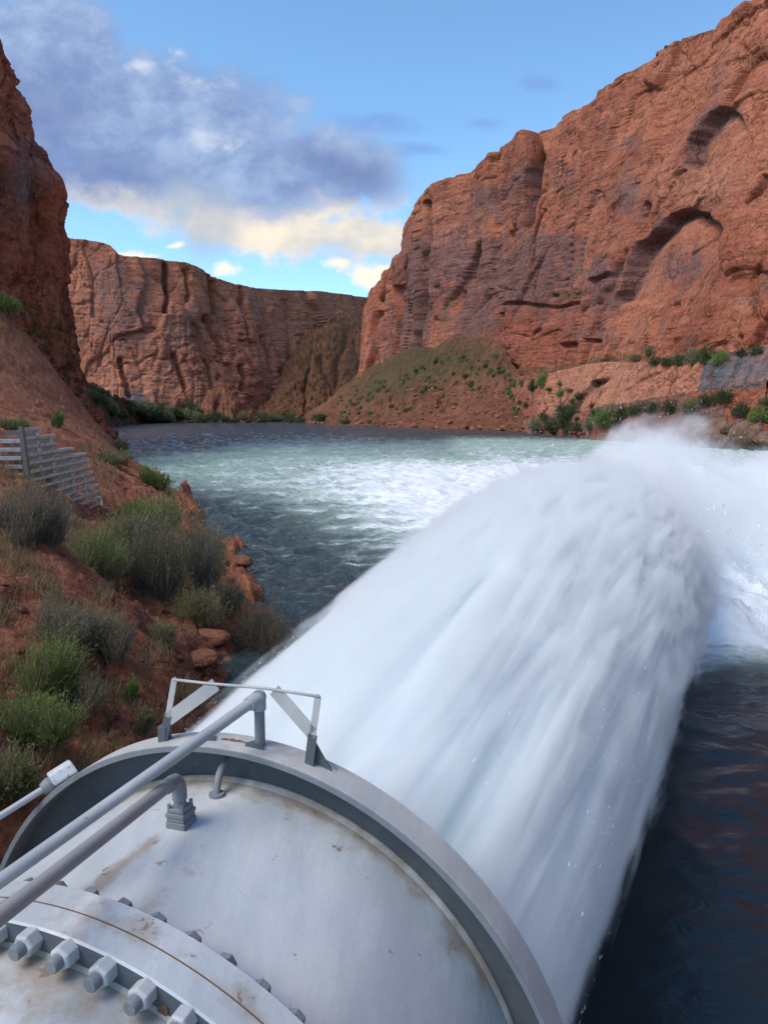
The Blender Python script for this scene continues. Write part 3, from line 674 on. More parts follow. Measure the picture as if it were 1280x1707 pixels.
def river():
    y = np.concatenate([np.linspace(-14, 9, 150), 9 * (1500 / 9) ** np.linspace(0.002, 1, 760)])
    tx = np.concatenate([np.linspace(-1.6, -0.75, 30), np.linspace(-0.74, 0.74, 430), np.linspace(0.75, 1.6, 30)])
    XX = tx[None, :] * (13 + np.maximum(y, 0))[:, None]; YY = np.repeat(y[:, None], len(tx), 1)
    x, yy = XX.ravel(), YY.ravel(); px, py = proj(np.c_[x, yy, 0 * x])
    # aeration: the plume of white water carried downstream of the jet
    X2 = np.c_[x, yy, 0 * x]
    wob = 14 * perlin(X2 * 0.02, 201) + 5 * perlin(X2 * 0.07, 202)
    core = np.exp(-((x - 14 - 0.10 * (yy - 30)) / (10 + 0.22 * np.maximum(yy - 28, 0))) ** 2) * sstep(21, 30, yy + 0.25 * wob) * (1 - sstep(70, 130, yy + wob))
    band = sstep(55, 100, yy + wob + .25 * x) * (1 - sstep(105, 330, yy + 1.6 * wob)) * sstep(-62, -20, x + wob * 0.8)
    side = np.exp(-((x - 2 - 0.02 * yy) / (0.16 * yy + 2)) ** 2) * sstep(36, 62, yy + wob * .5) * (1 - sstep(110, 150, yy))
    right = sstep(10, 20, x - 0.02 * yy + wob * .2) * sstep(25.5, 31, yy + 0.15 * wob) * (1 - sstep(110, 320, yy + 1.6 * wob))
    aer = np.clip(core + 0.85 * band + 0.80 * side + 0.85 * right, 0, 1.2)
    foam = np.clip(1.15 * core + 0.34 * band + 0.46 * side + 0.85 * right * (1 - sstep(50, 110, yy)) + 0.3 * right, 0, 1.3)
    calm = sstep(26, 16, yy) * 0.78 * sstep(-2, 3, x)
    # waves: choppy rapids in mid river, slicker near the dam
    stp = np.interp(yy, [0, 20, 60, 150, 400, 1500], [0.9, 1.3, 2.2, 3.4, 8, 20])
    amp = np.interp(yy, [-14, 8, 24, 45, 110, 230, 420, 1500], [0.05, 0.06, 0.18, 0.42, 0.68, 0.60, 0.40, 0.0]) * (1 - calm * .6)
    wx = np.c_[x * 0.16, yy * 0.24, 0 * x]; z = 0
    z = amp * (1.5 * fbm(wx, 3, 211, .55, True) + 0.9 * fbm(X2 * [0.55, 0.8, 1] + 0.8 * perlin(X2 * .3, 215)[:, None], 3, 217, .55, True)) - amp * .2
    hm = 0
    for mx, my, h, r in MOUNDS: hm = np.maximum(hm, h * np.exp(-(((x - mx) ** 2 + (yy - my) ** 2) / r ** 2) ** 0.8)) + 0.12 * h * np.exp(-((x - mx) ** 2 + (yy - my) ** 2) / (r * 1.5) ** 2)
    lump = fbm(X2 * 0.33, 4, 221, .6); lump2 = fbm(X2 * 1.1, 3, 225, .6)
    z = z * np.exp(-hm * 0.8) + hm * (0.68 + 0.30 * lump + 0.04 * lump2) + np.clip(right + core, 0, 1) * (0.5 * lump + .25 * lump2)
    foam = np.clip(foam + hm * .5, 0, 1.4); aer = np.clip(aer + hm * .4, 0, 1.3)
    V = np.c_[x, yy, z]
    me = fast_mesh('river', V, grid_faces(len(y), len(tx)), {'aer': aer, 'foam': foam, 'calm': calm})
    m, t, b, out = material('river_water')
    p = t.coord('Object')
    fa = t.attr('foam'); ae = t.attr('aer'); ca = t.attr('calm')
    n1 = t.noise(t.mapping(p, scale=(0.40, 1.0, 0.6)), 0.30, 6, 0.66, 1.2)
    n2 = t.noise(t.mapping(p, scale=(0.6, 1.0, 0.7)), 1.6, 6, 0.68, 0.8)
    nb = t.noise(p, 0.05, 4, 0.6)
    fm = t.ramp(t.math('ADD', fa, t.math('MULTIPLY', t.math('SUBTRACT', t.math('ADD', t.math('MULTIPLY', n1, 0.72), t.math('MULTIPLY', n2, 0.28)), 0.53), 2.9)), 0.25, 1.05)
    # scattered crests over the rest of the rapids
    crest = t.math('MULTIPLY', t.ramp(t.math('ADD', t.math('MULTIPLY', n1, 0.6), t.math('MULTIPLY', n2, 0.4)), 0.58, 0.68), t.math('SUBTRACT', 0.6, t.math('MULTIPLY', ca, 0.72), clamp=True))
    fm = t.math('MAXIMUM', fm, t.math('MULTIPLY', crest, 0.75))
    deep = t.mix(nb, (0.030, 0.050, 0.060), (0.048, 0.074, 0.082))
    brown_patch = t.ramp(t.noise(t.mapping(p, scale=(0.6, 0.35, 0.5), rot=(0, 0, 0.5)), 0.8, 4, 0.6, 1.0), 0.60, 0.68)  # scattered brown patches for the near water
    deep = t.mix(t.math('MULTIPLY', brown_patch, t.math('MULTIPLY', ca, 0.3)), deep, (0.030, 0.016, 0.010))
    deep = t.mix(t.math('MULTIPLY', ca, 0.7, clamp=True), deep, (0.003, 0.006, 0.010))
    milky = t.mix(nb, (0.30, 0.43, 0.37), (0.46, 0.58, 0.51))
    am = t.ramp(t.math('ADD', ae, t.math('MULTIPLY', t.math('SUBTRACT', n1, 0.5), 0.9)), 0.1, 0.95)
    c = t.mix(am, deep, milky)
    c = t.mix(fm, c, (0.84, 0.88, 0.90))
    t.put(b.inputs['Base Color'], c)
    t.put(b.inputs['Roughness'], t.math('ADD', 0.07, t.math('MULTIPLY', t.math('MAXIMUM', fm, am), 0.55)))
    b.inputs['IOR'].default_value = 1.33
    h = t.math('ADD', t.math('MULTIPLY', n1, 0.7), t.math('ADD', t.math('MULTIPLY', n2, 0.5), t.math('MULTIPLY', t.noise(t.mapping(p, scale=(0.7, 1.1, 1)), 5.0, 4, 0.6), 0.12)))
    bn = t.new('ShaderNodeBump'); t.put(bn.inputs['Height'], h); bn.inputs['Distance'].default_value = 1.3
    t.put(bn.inputs['Strength'], t.math('SUBTRACT', t.math('SUBTRACT', 0.85, t.math('MULTIPLY', ca, 0.98)), t.math('MULTIPLY', fm, 0.45), clamp=True))
    t.put(b.inputs['Normal'], bn.outputs[0])
    o = link('river', me, m); o['kind'] = 'structure'; tag(o, 'green blue river, choppy and streaked with foam')
    # river bed: one sheet under everything, out to the horizon
    s = 4000
    me = fast_mesh('ground', [(-s, -s, -6.5), (s, -s, -6.5), (s, s, -6.5), (-s, s, -6.5)], [(0, 1, 2, 3)])
    mg, t, b, out = material('river_bed'); t.put(b.inputs['Base Color'], t.mix(t.noise(t.coord('Object'), 0.05, 4), (0.10, 0.05, 0.03), (0.2, 0.09, 0.05))); b.inputs['Roughness'].default_value = 1
    link('ground', me, mg)['kind'] = 'structure'
river()

def jet_frame(s):
    return JO + JA * s + np.array([0, 0, -J_G * s * s])
def water_jet():
    ns, na = 330, 420
    s = np.concatenate([[-0.05], 0.02 + 27.5 * np.linspace(0, 1, ns - 1) ** 1.25])
    th = np.linspace(0, 2 * np.pi, na, endpoint=False)
    Sg = np.repeat(s, na); T = np.tile(th, ns)
    r = J_R0 + J_B * Sg + J_C * Sg ** 2
    # filaments stretched along the flow, turning to clumps and tatters as the jet ages
    fl = np.c_[np.cos(T) * 5, np.sin(T) * 5, Sg * 0.16]
    st = fbm(fl + 0.5 * perlin(fl * .7, 300)[:, None], 4, 301, .6)
    f2 = np.c_[np.cos(T) * 14, np.sin(T) * 14, Sg * 0.45]
    s2 = fbm(f2, 3, 311, .6)
    cl = fbm(np.c_[np.cos(T) * r * 1.1, np.sin(T) * r * 1.1, Sg * 0.55], 4, 321, .6, True)
    grow = np.clip(Sg / 20, 0, 1)
    d = (0.03 + 0.20 * grow) * st + (0.010 + 0.09 * grow) * s2 + 0.14 * grow ** 1.5 * cl
    rr = r + d - 0.06 - 0.022 * Sg
    rr = np.where(Sg < 0.01, rr * 0.97, rr)
    ce = JO[None] + JA[None] * Sg[:, None]; ce[:, 2] -= J_G * Sg ** 2
    V = ce + rr[:, None] * (np.cos(T)[:, None] * JE1[None] + np.sin(T)[:, None] * JE2[None])
    Fq = grid_faces(ns, na, wrap=True, flip=True)
    me = fast_mesh('water_jet', V, Fq, {'streak': st * 0.6 + s2 * .4, 'age': grow})
    m, t, b, out = material('white_water')
    p = t.coord('Object'); a = t.attr('streak'); ag = t.attr('age')
    q = t.mapping(p, rot=(0, 0, J_AZ))
    n = t.noise(t.mapping(q, scale=(1.5, 0.13, 1.5)), 1.0, 6, 0.62, 0.3)
    k = t.math('ADD', t.math('MULTIPLY', a, 1.6), t.math('MULTIPLY', t.math('SUBTRACT', n, 0.5), 1.6))
    c = t.mix(t.ramp(k, -0.45, 0.35), (0.50, 0.66, 0.66), (0.86, 0.90, 0.91))
    t.put(b.inputs['Base Color'], c); b.inputs['Roughness'].default_value = 0.75; b.inputs['Specular IOR Level'].default_value = 0.2
    b.inputs['Subsurface Weight'].default_value = 0.0
    t.put(b.inputs['Normal'], t.bump(n, 0.15, 0.06))
    o = link('water_jet', me, m)
    tag(o, 'roaring white water jet shooting from the steel valve into the river', 'water jet')
    # spray shell: a thin mist wrapped round the jet, thicker with distance
    ns, na = 60, 48
    s = np.linspace(0.03, 33, ns); Sg = np.repeat(s, na); T = np.tile(np.linspace(0, 2 * np.pi, na, endpoint=False), ns)
    g = np.clip(Sg / 22, 0, 1.3)
    r = J_R0 + J_B * Sg + J_C * Sg ** 2 + 0.34 + 1.7 * g ** 1.3
    r = r * np.where(Sg > 29, np.sqrt(np.clip(1 - ((Sg - 29) / 4.05) ** 2, 0.001, 1)), 1)
    ce = JO[None] + JA[None] * Sg[:, None]; ce[:, 2] -= J_G * Sg ** 2
    V = ce + r[:, None] * (np.cos(T)[:, None] * JE1[None] + np.sin(T)[:, None] * JE2[None])
    Fq = [tuple(f) for f in grid_faces(ns, na, wrap=True, flip=True)] + [tuple(range(na)), tuple(range(ns * na - 1, (ns - 1) * na - 1, -1))]
    me = bpy.data.meshes.new('spray'); me.from_pydata(V.tolist(), [], Fq); me.update()
    m, t, b, out = material('fine_spray'); m.node_tree.nodes.remove(b)
    p = t.coord('Object')
    rel = t.vmath('SUBTRACT', p, tuple(JO))
    sv = t.vmath('DOT_PRODUCT', rel, tuple(JA))
    cz = t.math('MULTIPLY', t.math('MULTIPLY', sv, sv), J_G)
    a1 = t.vmath('DOT_PRODUCT', rel, tuple(JE1)); a2 = t.math('ADD', t.vmath('DOT_PRODUCT', rel, tuple(JE2)), cz)
    rad = t.math('SQRT', t.math('ADD', t.math('MULTIPLY', a1, a1), t.math('MULTIPLY', a2, a2)))
    core = t.math('ADD', J_R0 - 0.14, t.math('MULTIPLY', sv, t.math('ADD', J_B, t.math('MULTIPLY', sv, J_C))))
    gg = t.math('POWER', t.math('MULTIPLY', sv, 1 / 22.0, clamp=True), 1.4)
    thick = t.math('ADD', 0.24, t.math('MULTIPLY', gg, 0.95))
    q = t.math('DIVIDE', t.math('SUBTRACT', rad, core), thick); namp = t.math('SUBTRACT', 3.4, t.math('MULTIPLY', gg, 1.3))
    cq = t.new('ShaderNodeCombineXYZ'); t.put(cq.inputs[0], t.math('DIVIDE', t.math('MULTIPLY', a1, 8.0), core)); t.put(cq.inputs[1], t.math('DIVIDE', t.math('MULTIPLY', a2, 8.0), core)); t.put(cq.inputs[2], t.math('MULTIPLY', sv, 0.26))
    nz1 = t.noise(cq.outputs[0], 1.0, 6, 0.68, 0.5); nz2 = t.noise(p, 0.9, 4, 0.6, 0.3)
    nz = t.math('ADD', t.math('MULTIPLY', nz1, 0.75), t.math('MULTIPLY', nz2, 0.25))
    fall = t.ramp(t.math('ADD', q, t.math('MULTIPLY', t.math('SUBTRACT', nz, 0.5), namp)), 0.0, 0.95, 1.0, 0.0)
    dens = t.math('MULTIPLY', fall, t.math('DIVIDE', 4.5, thick))
    v = t.new('ShaderNodeVolumePrincipled'); v.inputs['Color'].default_value = (0.968, 0.986, 0.990, 1); v.inputs['Anisotropy'].default_value = 0.0
    t.put(v.inputs['Density'], dens)
    t.put(out.inputs['Volume'], v.outputs[0])
    m.cycles.volume_step_rate = 0.10
    o = link('spray', me, m, smooth=True); o['kind'] = 'stuff'; tag(o, 'fine white spray drifting off the jet')
water_jet()

def droplets():                  # torn-off flecks of water round the jet and over the splash
    g = np.random.default_rng(5)
    n = 42000; s = g.uniform(1.0, 27, n) ** 1.0; T = g.uniform(0, 2 * np.pi, n); gw = np.clip(s / 22, 0, 1.2)
    r = J_R0 + J_B * s + J_C * s ** 2 - 0.05 + np.minimum(g.exponential(1.0, n), 3.0) * (0.05 + 0.16 * gw)
    ce = JO[None] + JA[None] * s[:, None]; ce[:, 2] -= J_G * s ** 2
    P = ce + r[:, None] * (np.cos(T)[:, None] * JE1 + np.sin(T)[:, None] * JE2)
    D = JA[None] + 0.12 * (np.cos(T)[:, None] * JE1 + np.sin(T)[:, None] * JE2) + g.normal(0, .12, (n, 3))
    L = g.uniform(.02, .12, n)[:, None] * (0.4 + gw[:, None]); W_ = g.uniform(.0015, .005, n) * (0.5 + 1.4 * gw)
    m2 = 22000; k = g.integers(0, len(MOUNDS), m2); M = np.array(MOUNDS)[k]
    Q = np.c_[M[:, 0] + g.normal(0, 1, m2) * M[:, 3] * .45, M[:, 1] + g.normal(0, 1, m2) * M[:, 3] * .45, np.abs(g.normal(0, 1, m2)) * M[:, 2] * .42 + .5]
    dq = np.c_[g.normal(0, .5, m2), g.normal(0, .5, m2), g.normal(.5, .6, m2)]
    P = np.r_[P, Q]; D = np.r_[D, dq]; L = np.r_[L, g.uniform(.05, .2, m2)[:, None]]; W_ = np.r_[W_, g.uniform(.006, .02, m2)]
    D /= np.linalg.norm(D, axis=1, keepdims=True); sd = np.cross(D, g.normal(size=P.shape)); sd /= np.linalg.norm(sd, axis=1, keepdims=True)
    ok = P[:, 2] > 0.1; V, q, tri = ribbons(P[ok], (P + D * L * .5)[ok], (P + D * L)[ok], W_[ok], sd[ok])
    m, t, b, out = material('water_fleck'); b.inputs['Base Color'].default_value = (.84, .88, .90, 1); b.inputs['Roughness'].default_value = .5
    o = link('water_droplets', mesh_qt('water_droplets', V, q, tri), m, None, False); o['kind'] = 'stuff'; tag(o, 'white flecks of water torn off the jet and the splash')
droplets()

def splash():
    # plume of mist thrown up where the jet strikes the river
    pts = []
    G = [(8.8, 27.5, 1.8, 4.6, 4.8, 4.7), (12.0, 32.5, 2.0, 4.8, 5.4, 4.9), (16.6, 44.0, 2.6, 6.0, 6.5, 5.9), (16.0, 35, 1.0, 6.0, 6.5, 4.8), (23.0, 40.0, 1.6, 8.0, 7.0, 5.2), (30.0, 48.0, 1.4, 10.0, 9.0, 5.2), (8.7, 28.6, 3.4, 3.0, 3.2, 3.4)]
    # hull of all puffs as the domain
    import bmesh
    bm = bmesh.new()
    for cx, cyy, cz, rx, ry, rz in G:
        for a in np.linspace(0, 2 * np.pi, 14, endpoint=False):
            for e in (-0.2, 0.25, 0.6, 0.9):
                k = math.cos(e * math.pi / 2); zz = max(-0.6, cz + rz * 1.0 * math.sin(e * math.pi / 2))
                bm.verts.new((cx + rx * 1.0 * k * math.cos(a), cyy + ry * 1.0 * k * math.sin(a), zz))
    r = bmesh.ops.convex_hull(bm, input=bm.verts[:])
    bmesh.ops.delete(bm, geom=[v for v in bm.verts if not v.link_faces], context='VERTS')
    me = bpy.data.meshes.new('splash_plume'); bm.to_mesh(me); bm.free()
    m, t, b, out = material('splash_mist'); m.node_tree.nodes.remove(b)
    p = t.coord('Object')
    best = None
    for cx, cyy, cz, rx, ry, rz in G:
        l = t.vmath('LENGTH', t.vmath('MULTIPLY', t.vmath('SUBTRACT', p, (cx, cyy, cz)), (1 / rx, 1 / ry, 1 / rz)))
        e = t.math('SUBTRACT', 1.0, l)
        best = e if best is None else t.math('SMOOTH_MAX', best, e, 0.15)
    n = t.noise(p, 0.38, 5, 0.62, 0.4)
    k = t.math('ADD', best, t.math('MULTIPLY', t.math('SUBTRACT', n, 0.53), 1.7))
    den = t.ramp(k, 0.0, 0.75, 0.0, 1.0)
    den = t.math('MULTIPLY', t.math('MULTIPLY', den, t.ramp(best, 0.0, 0.12)), 1.25)
    v = t.new('ShaderNodeVolumePrincipled'); v.inputs['Color'].default_value = (0.982, 0.992, 0.995, 1)
    t.put(v.inputs['Density'], den); t.put(out.inputs['Volume'], v.outputs[0])
    m.cycles.volume_step_rate = 0.2
    o = link('splash_plume', me, m, smooth=False); o['kind'] = 'stuff'; tag(o, 'billowing white splash where the jet strikes the river')
splash()

# ------------------------------------------------------------------ steel valve in the foreground
VE1 = np.cross(VA, (0, 0, 1)); VE1 /= np.linalg.norm(VE1); VE2 = np.cross(VE1, VA)
def vplane(px, py, s):           # point of a pixel's ray on the plane across the valve's axis at station s
    d = ray(px, py); k = ((VC + VA * s - EYE) @ VA) / (d @ VA); return EYE + d * k
def vpolar(p):
    q = p - VC; return math.atan2(q @ VE1, q @ VE2), math.hypot(q @ VE1, q @ VE2), q @ VA
def vpt(ang, r, s): return VC + VA * s + r * (math.sin(ang) * VE1 + math.cos(ang) * VE2)

def paint(name, base, rust=0.5, rough=0.38, stain=1.0):
    m, t, b, out = material(name)
    p = t.coord('Object')
    n = t.noise(p, 1.3, 5, 0.6); n2 = t.noise(p, 7, 5, 0.65); n3 = t.noise(p, 45, 3, 0.6)
    c = t.mix(t.ramp(t.noise(t.mapping(p, rot=(0, 0, J_AZ), scale=(3, 0.7, 3)), 1.1, 6, 0.65), 0.32, 0.68), base, tuple(x * y for x, y in zip(base, (0.74, 0.77, 0.80))))
    ru = t.attr('rust')
    # brown grime near joints
    k = t.math('ADD', t.math('ADD', ru, 0.08), t.math('MULTIPLY', t.math('SUBTRACT', t.math('ADD', t.math('MULTIPLY', n2, .6), t.math('MULTIPLY', n, .4)), 0.5), 2.3))
    c = t.mix(t.math('MULTIPLY', t.ramp(k, 0.30, 0.85), 0.75 * stain), c, (0.30, 0.225, 0.15))
    spots = t.ramp(t.math('ADD', t.math('ADD', n2, t.math('MULTIPLY', ru, 0.10)), t.math('MULTIPLY', t.math('SUBTRACT', n3, 0.5), 0.45)), 0.70, 0.74)
    c = t.mix(t.math('MULTIPLY', spots, 0.75 * rust), c, (0.17, 0.075, 0.035))
    c = t.mix(t.math('MULTIPLY', t.ramp(n3, 0.45, 0.75), 0.10), c, (0.2, 0.2, 0.2))
    chips = t.math('MULTIPLY', t.ramp(t.noise(p, 26, 4, 0.7), 0.66, 0.70), t.ramp(n2, 0.48, 0.60))
    c = t.mix(t.math('MULTIPLY', chips, 0.75 * rust), c, (0.22, 0.13, 0.075))
    scr = t.ramp(t.noise(t.mapping(p, scale=(9, 1.2, 9), rot=(0, 0, J_AZ)), 3.0, 5, 0.7), 0.60, 0.72)
    c = t.mix(t.math('MULTIPLY', scr, 0.22), c, (0.36, 0.33, 0.28))
    t.put(b.inputs['Base Color'], c)
    t.put(b.inputs['Roughness'], t.math('ADD', rough, t.math('MULTIPLY', n2, 0.22)))
    b.inputs['Specular IOR Level'].default_value = 0.45
    t.put(b.inputs['Normal'], t.bump(t.math('ADD', n2, t.math('MULTIPLY', n3, 0.25)), 0.12, 0.012))
    return m
M_PAINT = paint('grey_white_paint', (0.60, 0.615, 0.62), 0.8, 0.28)
M_FLANGE = paint('flange_paint', (0.52, 0.51, 0.49), 0.5, 0.45, 0.8)
M_DARK = paint('slate_paint_and_shade', (0.105, 0.118, 0.132), 0.15, 0.5, 0.25)  # dark brackets and plates; on the upstream faces it paints their shade
M_MID = paint('mid_grey_paint', (0.23, 0.245, 0.26), 0.4, 0.45, 0.5)
M_PIPE = paint('galvanized_pipe', (0.46, 0.465, 0.47), 0.5, 0.26, 0.5)
M_PIPE2 = paint('weathered_pipe', (0.34, 0.325, 0.31), 0.9, 0.45, 1.0)
M_NUT = paint('nut_paint', (0.56, 0.57, 0.57), 0.2, 0.36, 0.4)
M_RUST = paint('rusted_steel', (0.20, 0.10, 0.05), 1.0, 0.8)

def lathe(name, prof, mat, parent, n=220, rustf=None, a0=0.0, a1=2 * math.pi):
    full = abs(a1 - a0 - 2 * math.pi) < 1e-6
    th = np.linspace(a0, a1, n, endpoint=not full)
    prof = np.array(prof, float)
    V = VC + VA * prof[:, None, :1] + prof[:, None, 1:2] * (np.sin(th)[None, :, None] * VE1 + np.cos(th)[None, :, None] * VE2)
    S = np.repeat(prof[:, 0], n); A = np.tile(th, len(prof)); R_ = np.repeat(prof[:, 1], n)
    ru = rustf(S, A, R_) if rustf else np.zeros(len(S))
    me = fast_mesh(name, V.reshape(-1, 3), grid_faces(len(prof), n, wrap=full), {'rust': ru})
    o = link(name, me, mat, parent); me.set_sharp_from_angle(angle=math.radians(28))
    return o

def valve():
    root = empty('jet_valve', (0, 0, 0))
    tag(root, 'big grey painted steel outlet valve with bolted flange, pipes and rust stains, in the foreground', 'valve')
    # --- body: wide barrel between the bolted flange and the outlet rim
    s_body = np.linspace(-1.085, 0.186, 40)
    wrap = lambda a: (a + np.pi) % (2 * np.pi) - np.pi
    lo, hi = -1.0, 0.16
    for _ in range(40):
        p_box = (lo + hi) / 2
        if vpolar(vplane(302, 1374, p_box))[1] > 1.642: lo = p_box
        else: hi = p_box
    a_box = vpolar(vplane(302, 1374, p_box))[0]
    def body_rust(S, A, R_):
        A = wrap(A)
        r = 0.75 * np.exp(-np.abs(S - 0.17) / 0.20) + 0.40 * np.exp(-np.abs(S + 1.09) / 0.10)
        r += 0.75 * np.exp(-((A - a_box + 0.03) / 0.035) ** 2) * sstep(p_box - 0.05, p_box - 0.15, S)
        r += 0.30 * np.exp(-((A - a_box - 0.16) / 0.03) ** 2) * sstep(-0.1, -0.4, S)
        for q in bolt_angles:      # rust weeping from each bolt head
            r = r + 0.45 * np.exp(-((A - q) / 0.011) ** 2) * sstep(-1.0, -1.08, S)
        return r
    epx = [(98, 1478), (152, 1486), (208, 1505), (266, 1531), (324, 1561), (380, 1598), (440, 1640), (500, 1688)]
    _ea = np.array([vpolar(vplane(x, y, -1.088 + 0.02))[0] for x, y in epx]); _es = np.polyfit(range(len(_ea)), _ea, 1)
    bolt_angles = [_es[1] + _es[0] * k for k in range(-6, 11)]
    prof = [(s, 1.640 + 0.004 * (-s)) for s in s_body]
    lathe('body', prof, M_PAINT, root, 320, body_rust)
    # weld bead between barrel and rim
    lathe('weld_bead', [(0.13, 1.638), (0.15, 1.650), (0.165, 1.655), (0.18, 1.652)], M_PAINT, root, 240, lambda S, A, R_: 0.5 + 0 * S)
    # --- outlet rim
    lathe('rim_face', [(0.182, 1.636), (0.180, 1.68), (0.178, 1.869), (0.002, 1.872)], M_DARK, root, 300)  # upstream face, its shade put into the darker paint
    lathe('rim', [(0.001, 1.872), (-0.004, 1.880), (-0.004, 1.893), (0.004, 1.900), (0.195, 1.900), (0.203, 1.893), (0.205, 1.72), (0.19, 1.64), (0.05, 1.60)], M_FLANGE, root, 320,
          lambda S, A, R_: 0.30 * np.exp(-(wrap(A) / 0.28) ** 2) + 0.1)
    lathe('rim_lip', [(-0.002, 1.866), (-0.009, 1.869), (-0.009, 1.897), (-0.002, 1.9005)], M_MID, root, 300)
    # --- bolted flange pair upstream
    fr, s0, s1 = 1.772, -1.334, -1.088
    sm = (s0 + s1) / 2
    fl_r = lambda S, A, R_: 0.15 + 0.25 * np.exp(-np.abs(S - sm) / 0.02)
    lathe('bolted_flange', [(s1 + 0.0, 1.62), (s1, fr - 0.008), (s1 - 0.008, fr), (sm + 0.003, fr), (sm + 0.002, fr - 0.012)], M_PAINT, root, 300, fl_r)
    lathe('bolted_flange', [(sm + 0.001, fr - 0.014), (sm - 0.002, fr - 0.012), (sm - 0.003, fr), (s0 + 0.008, fr), (s0, fr - 0.008)], M_PAINT, root, 300, fl_r)
    lathe('flange_face', [(s0 + 0.0005, fr - 0.0085), (s0, fr - 0.02), (s0, 1.50)], M_DARK, root, 300)  # same body paint, darkened here to paint the face's shade
    lathe('seam', [(sm + 0.0035, fr - 0.006), (sm + 0.003, fr + 0.0012), (sm - 0.003, fr + 0.0012), (sm - 0.0035, fr - 0.006)], M_RUST, root, 300)
    # --- nuts on the upstream face, bolt heads on the other side
    npx = [(40, 1578), (102, 1600), (166, 1628), (231, 1664)]
    pol = [vpolar(vplane(x, y, s0 - 0.05)) for x, y in npx]
    ang = np.array([q[0] for q in pol]); stepa = np.polyfit(range(len(ang)), ang, 1)[0]; rn = float(np.mean([q[1] for q in pol]))
    a_first = float(np.mean(ang - stepa * np.arange(len(ang))))
    # --- inlet barrel
    lathe('inlet_barrel', [(s0 - 0.001, rn - 0.045), (s0 - 0.012, rn - 0.06), (s0 - 0.35, rn - 0.085), (-3.2, rn - 0.10), (-5.5, rn - 0.10)], M_PAINT, root, 260, lambda S, A, R_: 0.50 * np.exp(-np.abs(S - s0) / 0.16) + 0.22)
    print('rn', rn, 'stepa', stepa, 'body depth', p_box)
    hexr = 0.047
    protos = {}
    def nut_parts(a, r, s, sgn, h, rr, shank, name, mat):
        c = vpt(a, r, s); X = math.sin(a) * VE1 + math.cos(a) * VE2; Y = np.cross(VA, X)
        mb = MB(); rot = random.uniform(0, 1.0)
        def hexring(rad, z): return [c + VA * (sgn * z) + rad * (math.cos(k * math.pi / 3 + rot) * X + math.sin(k * math.pi / 3 + rot) * Y) for k in range(6)]
        r0, r1, r2 = hexring(rr, 0), hexring(rr, h * 0.86), hexring(rr * 0.86, h)
        V = r0 + r1 + r2; Fs = [(k, (k + 1) % 6, 6 + (k + 1) % 6, 6 + k) for k in range(6)] + [(6 + k, 6 + (k + 1) % 6, 12 + (k + 1) % 6, 12 + k) for k in range(6)] + [tuple(range(12, 18))]
        mb.add(V, Fs)
        o = mb.build(name, mat, root, bevel=0.004)
        if shank:
            m2 = MB(); q = c + VA * sgn * h * 0.9
            m2.tube([q, q + VA * sgn * (shank - 0.008), q + VA * sgn * shank], [rr * 0.60, rr * 0.60, rr * 0.52], 18)
            m2.build('stud', M_MID, o, smooth=True, autosmooth=35)
        return o
    rnd = random.getstate(); random.seed(4)
    for k in range(-5, 9):
        nut_parts(a_first + stepa * k, rn, s0 - 0.001, -1, 0.060, hexr, 0.044, 'nut', M_NUT)
    epx = [(98, 1478), (152, 1486), (208, 1505), (266, 1531), (324, 1561), (380, 1598), (440, 1640), (500, 1688)]
    ea = np.array([vpolar(vplane(x, y, s1 + 0.02))[0] for x, y in epx]); es = np.polyfit(range(len(ea)), ea, 1)
    for k in range(-6, 11):
        nut_parts(es[1] + es[0] * k, fr - 0.046, s1 + 0.001, 1, 0.034, 0.043, 0, 'bolt_head', M_MID)
    random.setstate(rnd)
    # small drain hole, rusty inside
    hp = vplane(272, 1684, s0 - 0.004); mb = MB(); mb.tube([hp - VA * 0.002, hp + VA * 0.003], 0.022, 16); mb.build('drain_hole', M_RUST, root)
    # --- pipes along the top
    def elbow_pipe(pts, r): 
        mb = MB(); mb.tube(pts, r, 18); return mb
    post_top = vplane(432, 1162, 0.12); post_bot = vplane(434, 1240, 0.12)
    back = EYE + ray(0, 1469) * 2.95
    d = back - post_top; Lp = np.linalg.norm(d); d /= Lp
    mb = MB(); mb.tube([post_top - d * 0.0, post_top + d * (Lp + 2.2)], 0.0295, 22); mb.build('conduit_pipe', M_PIPE, root, smooth=True, autosmooth=40)
    mb = MB(); mb.tube([post_top, post_bot], 0.029, 20); mb.build('pipe_post', M_MID, root, smooth=True, autosmooth=40)
    mb = MB(); mb.ball(post_top, 0.041); mb.tube([post_top + d * 0.02, post_top + d * 0.08], 0.038, 20); dn = (post_bot - post_top) / np.linalg.norm(post_bot - post_top)
    mb.tube([post_top + dn * 0.02, post_top + dn * 0.07], 0.038, 20); mb.build('elbow', M_PIPE, root, smooth=True, autosmooth=50)
    # second pipe with the square gland box
    p_s = p_box
    ptop = vplane(298, 1296, p_s); pbot = vplane(301, 1346, p_s)
    back2 = EYE + ray(0, 1528) * 2.45; d2 = back2 - ptop; L2 = np.linalg.norm(d2); d2 /= L2
    mb = MB(); mb.tube([ptop + d2 * 0.03, ptop + d2 * (L2 + 2.0)], 0.031, 22); mb.build('conduit_pipe', M_PIPE2, root, smooth=True, autosmooth=40)
    mb = MB(); dn2 = (pbot - ptop) / np.linalg.norm(pbot - ptop)
    cpts = [ptop + d2 * 0.13]
    for k in range(7):
        a = k / 6 * math.pi / 2; cpts.append(ptop + d2 * 0.07 * (1 - math.sin(a)) + dn2 * 0.07 * (1 - math.cos(a)))
    cpts.append(ptop + dn2 * 0.11); mb.tube(cpts, 0.037, 20); mb.build('elbow', M_MID, root, smooth=True, autosmooth=50)
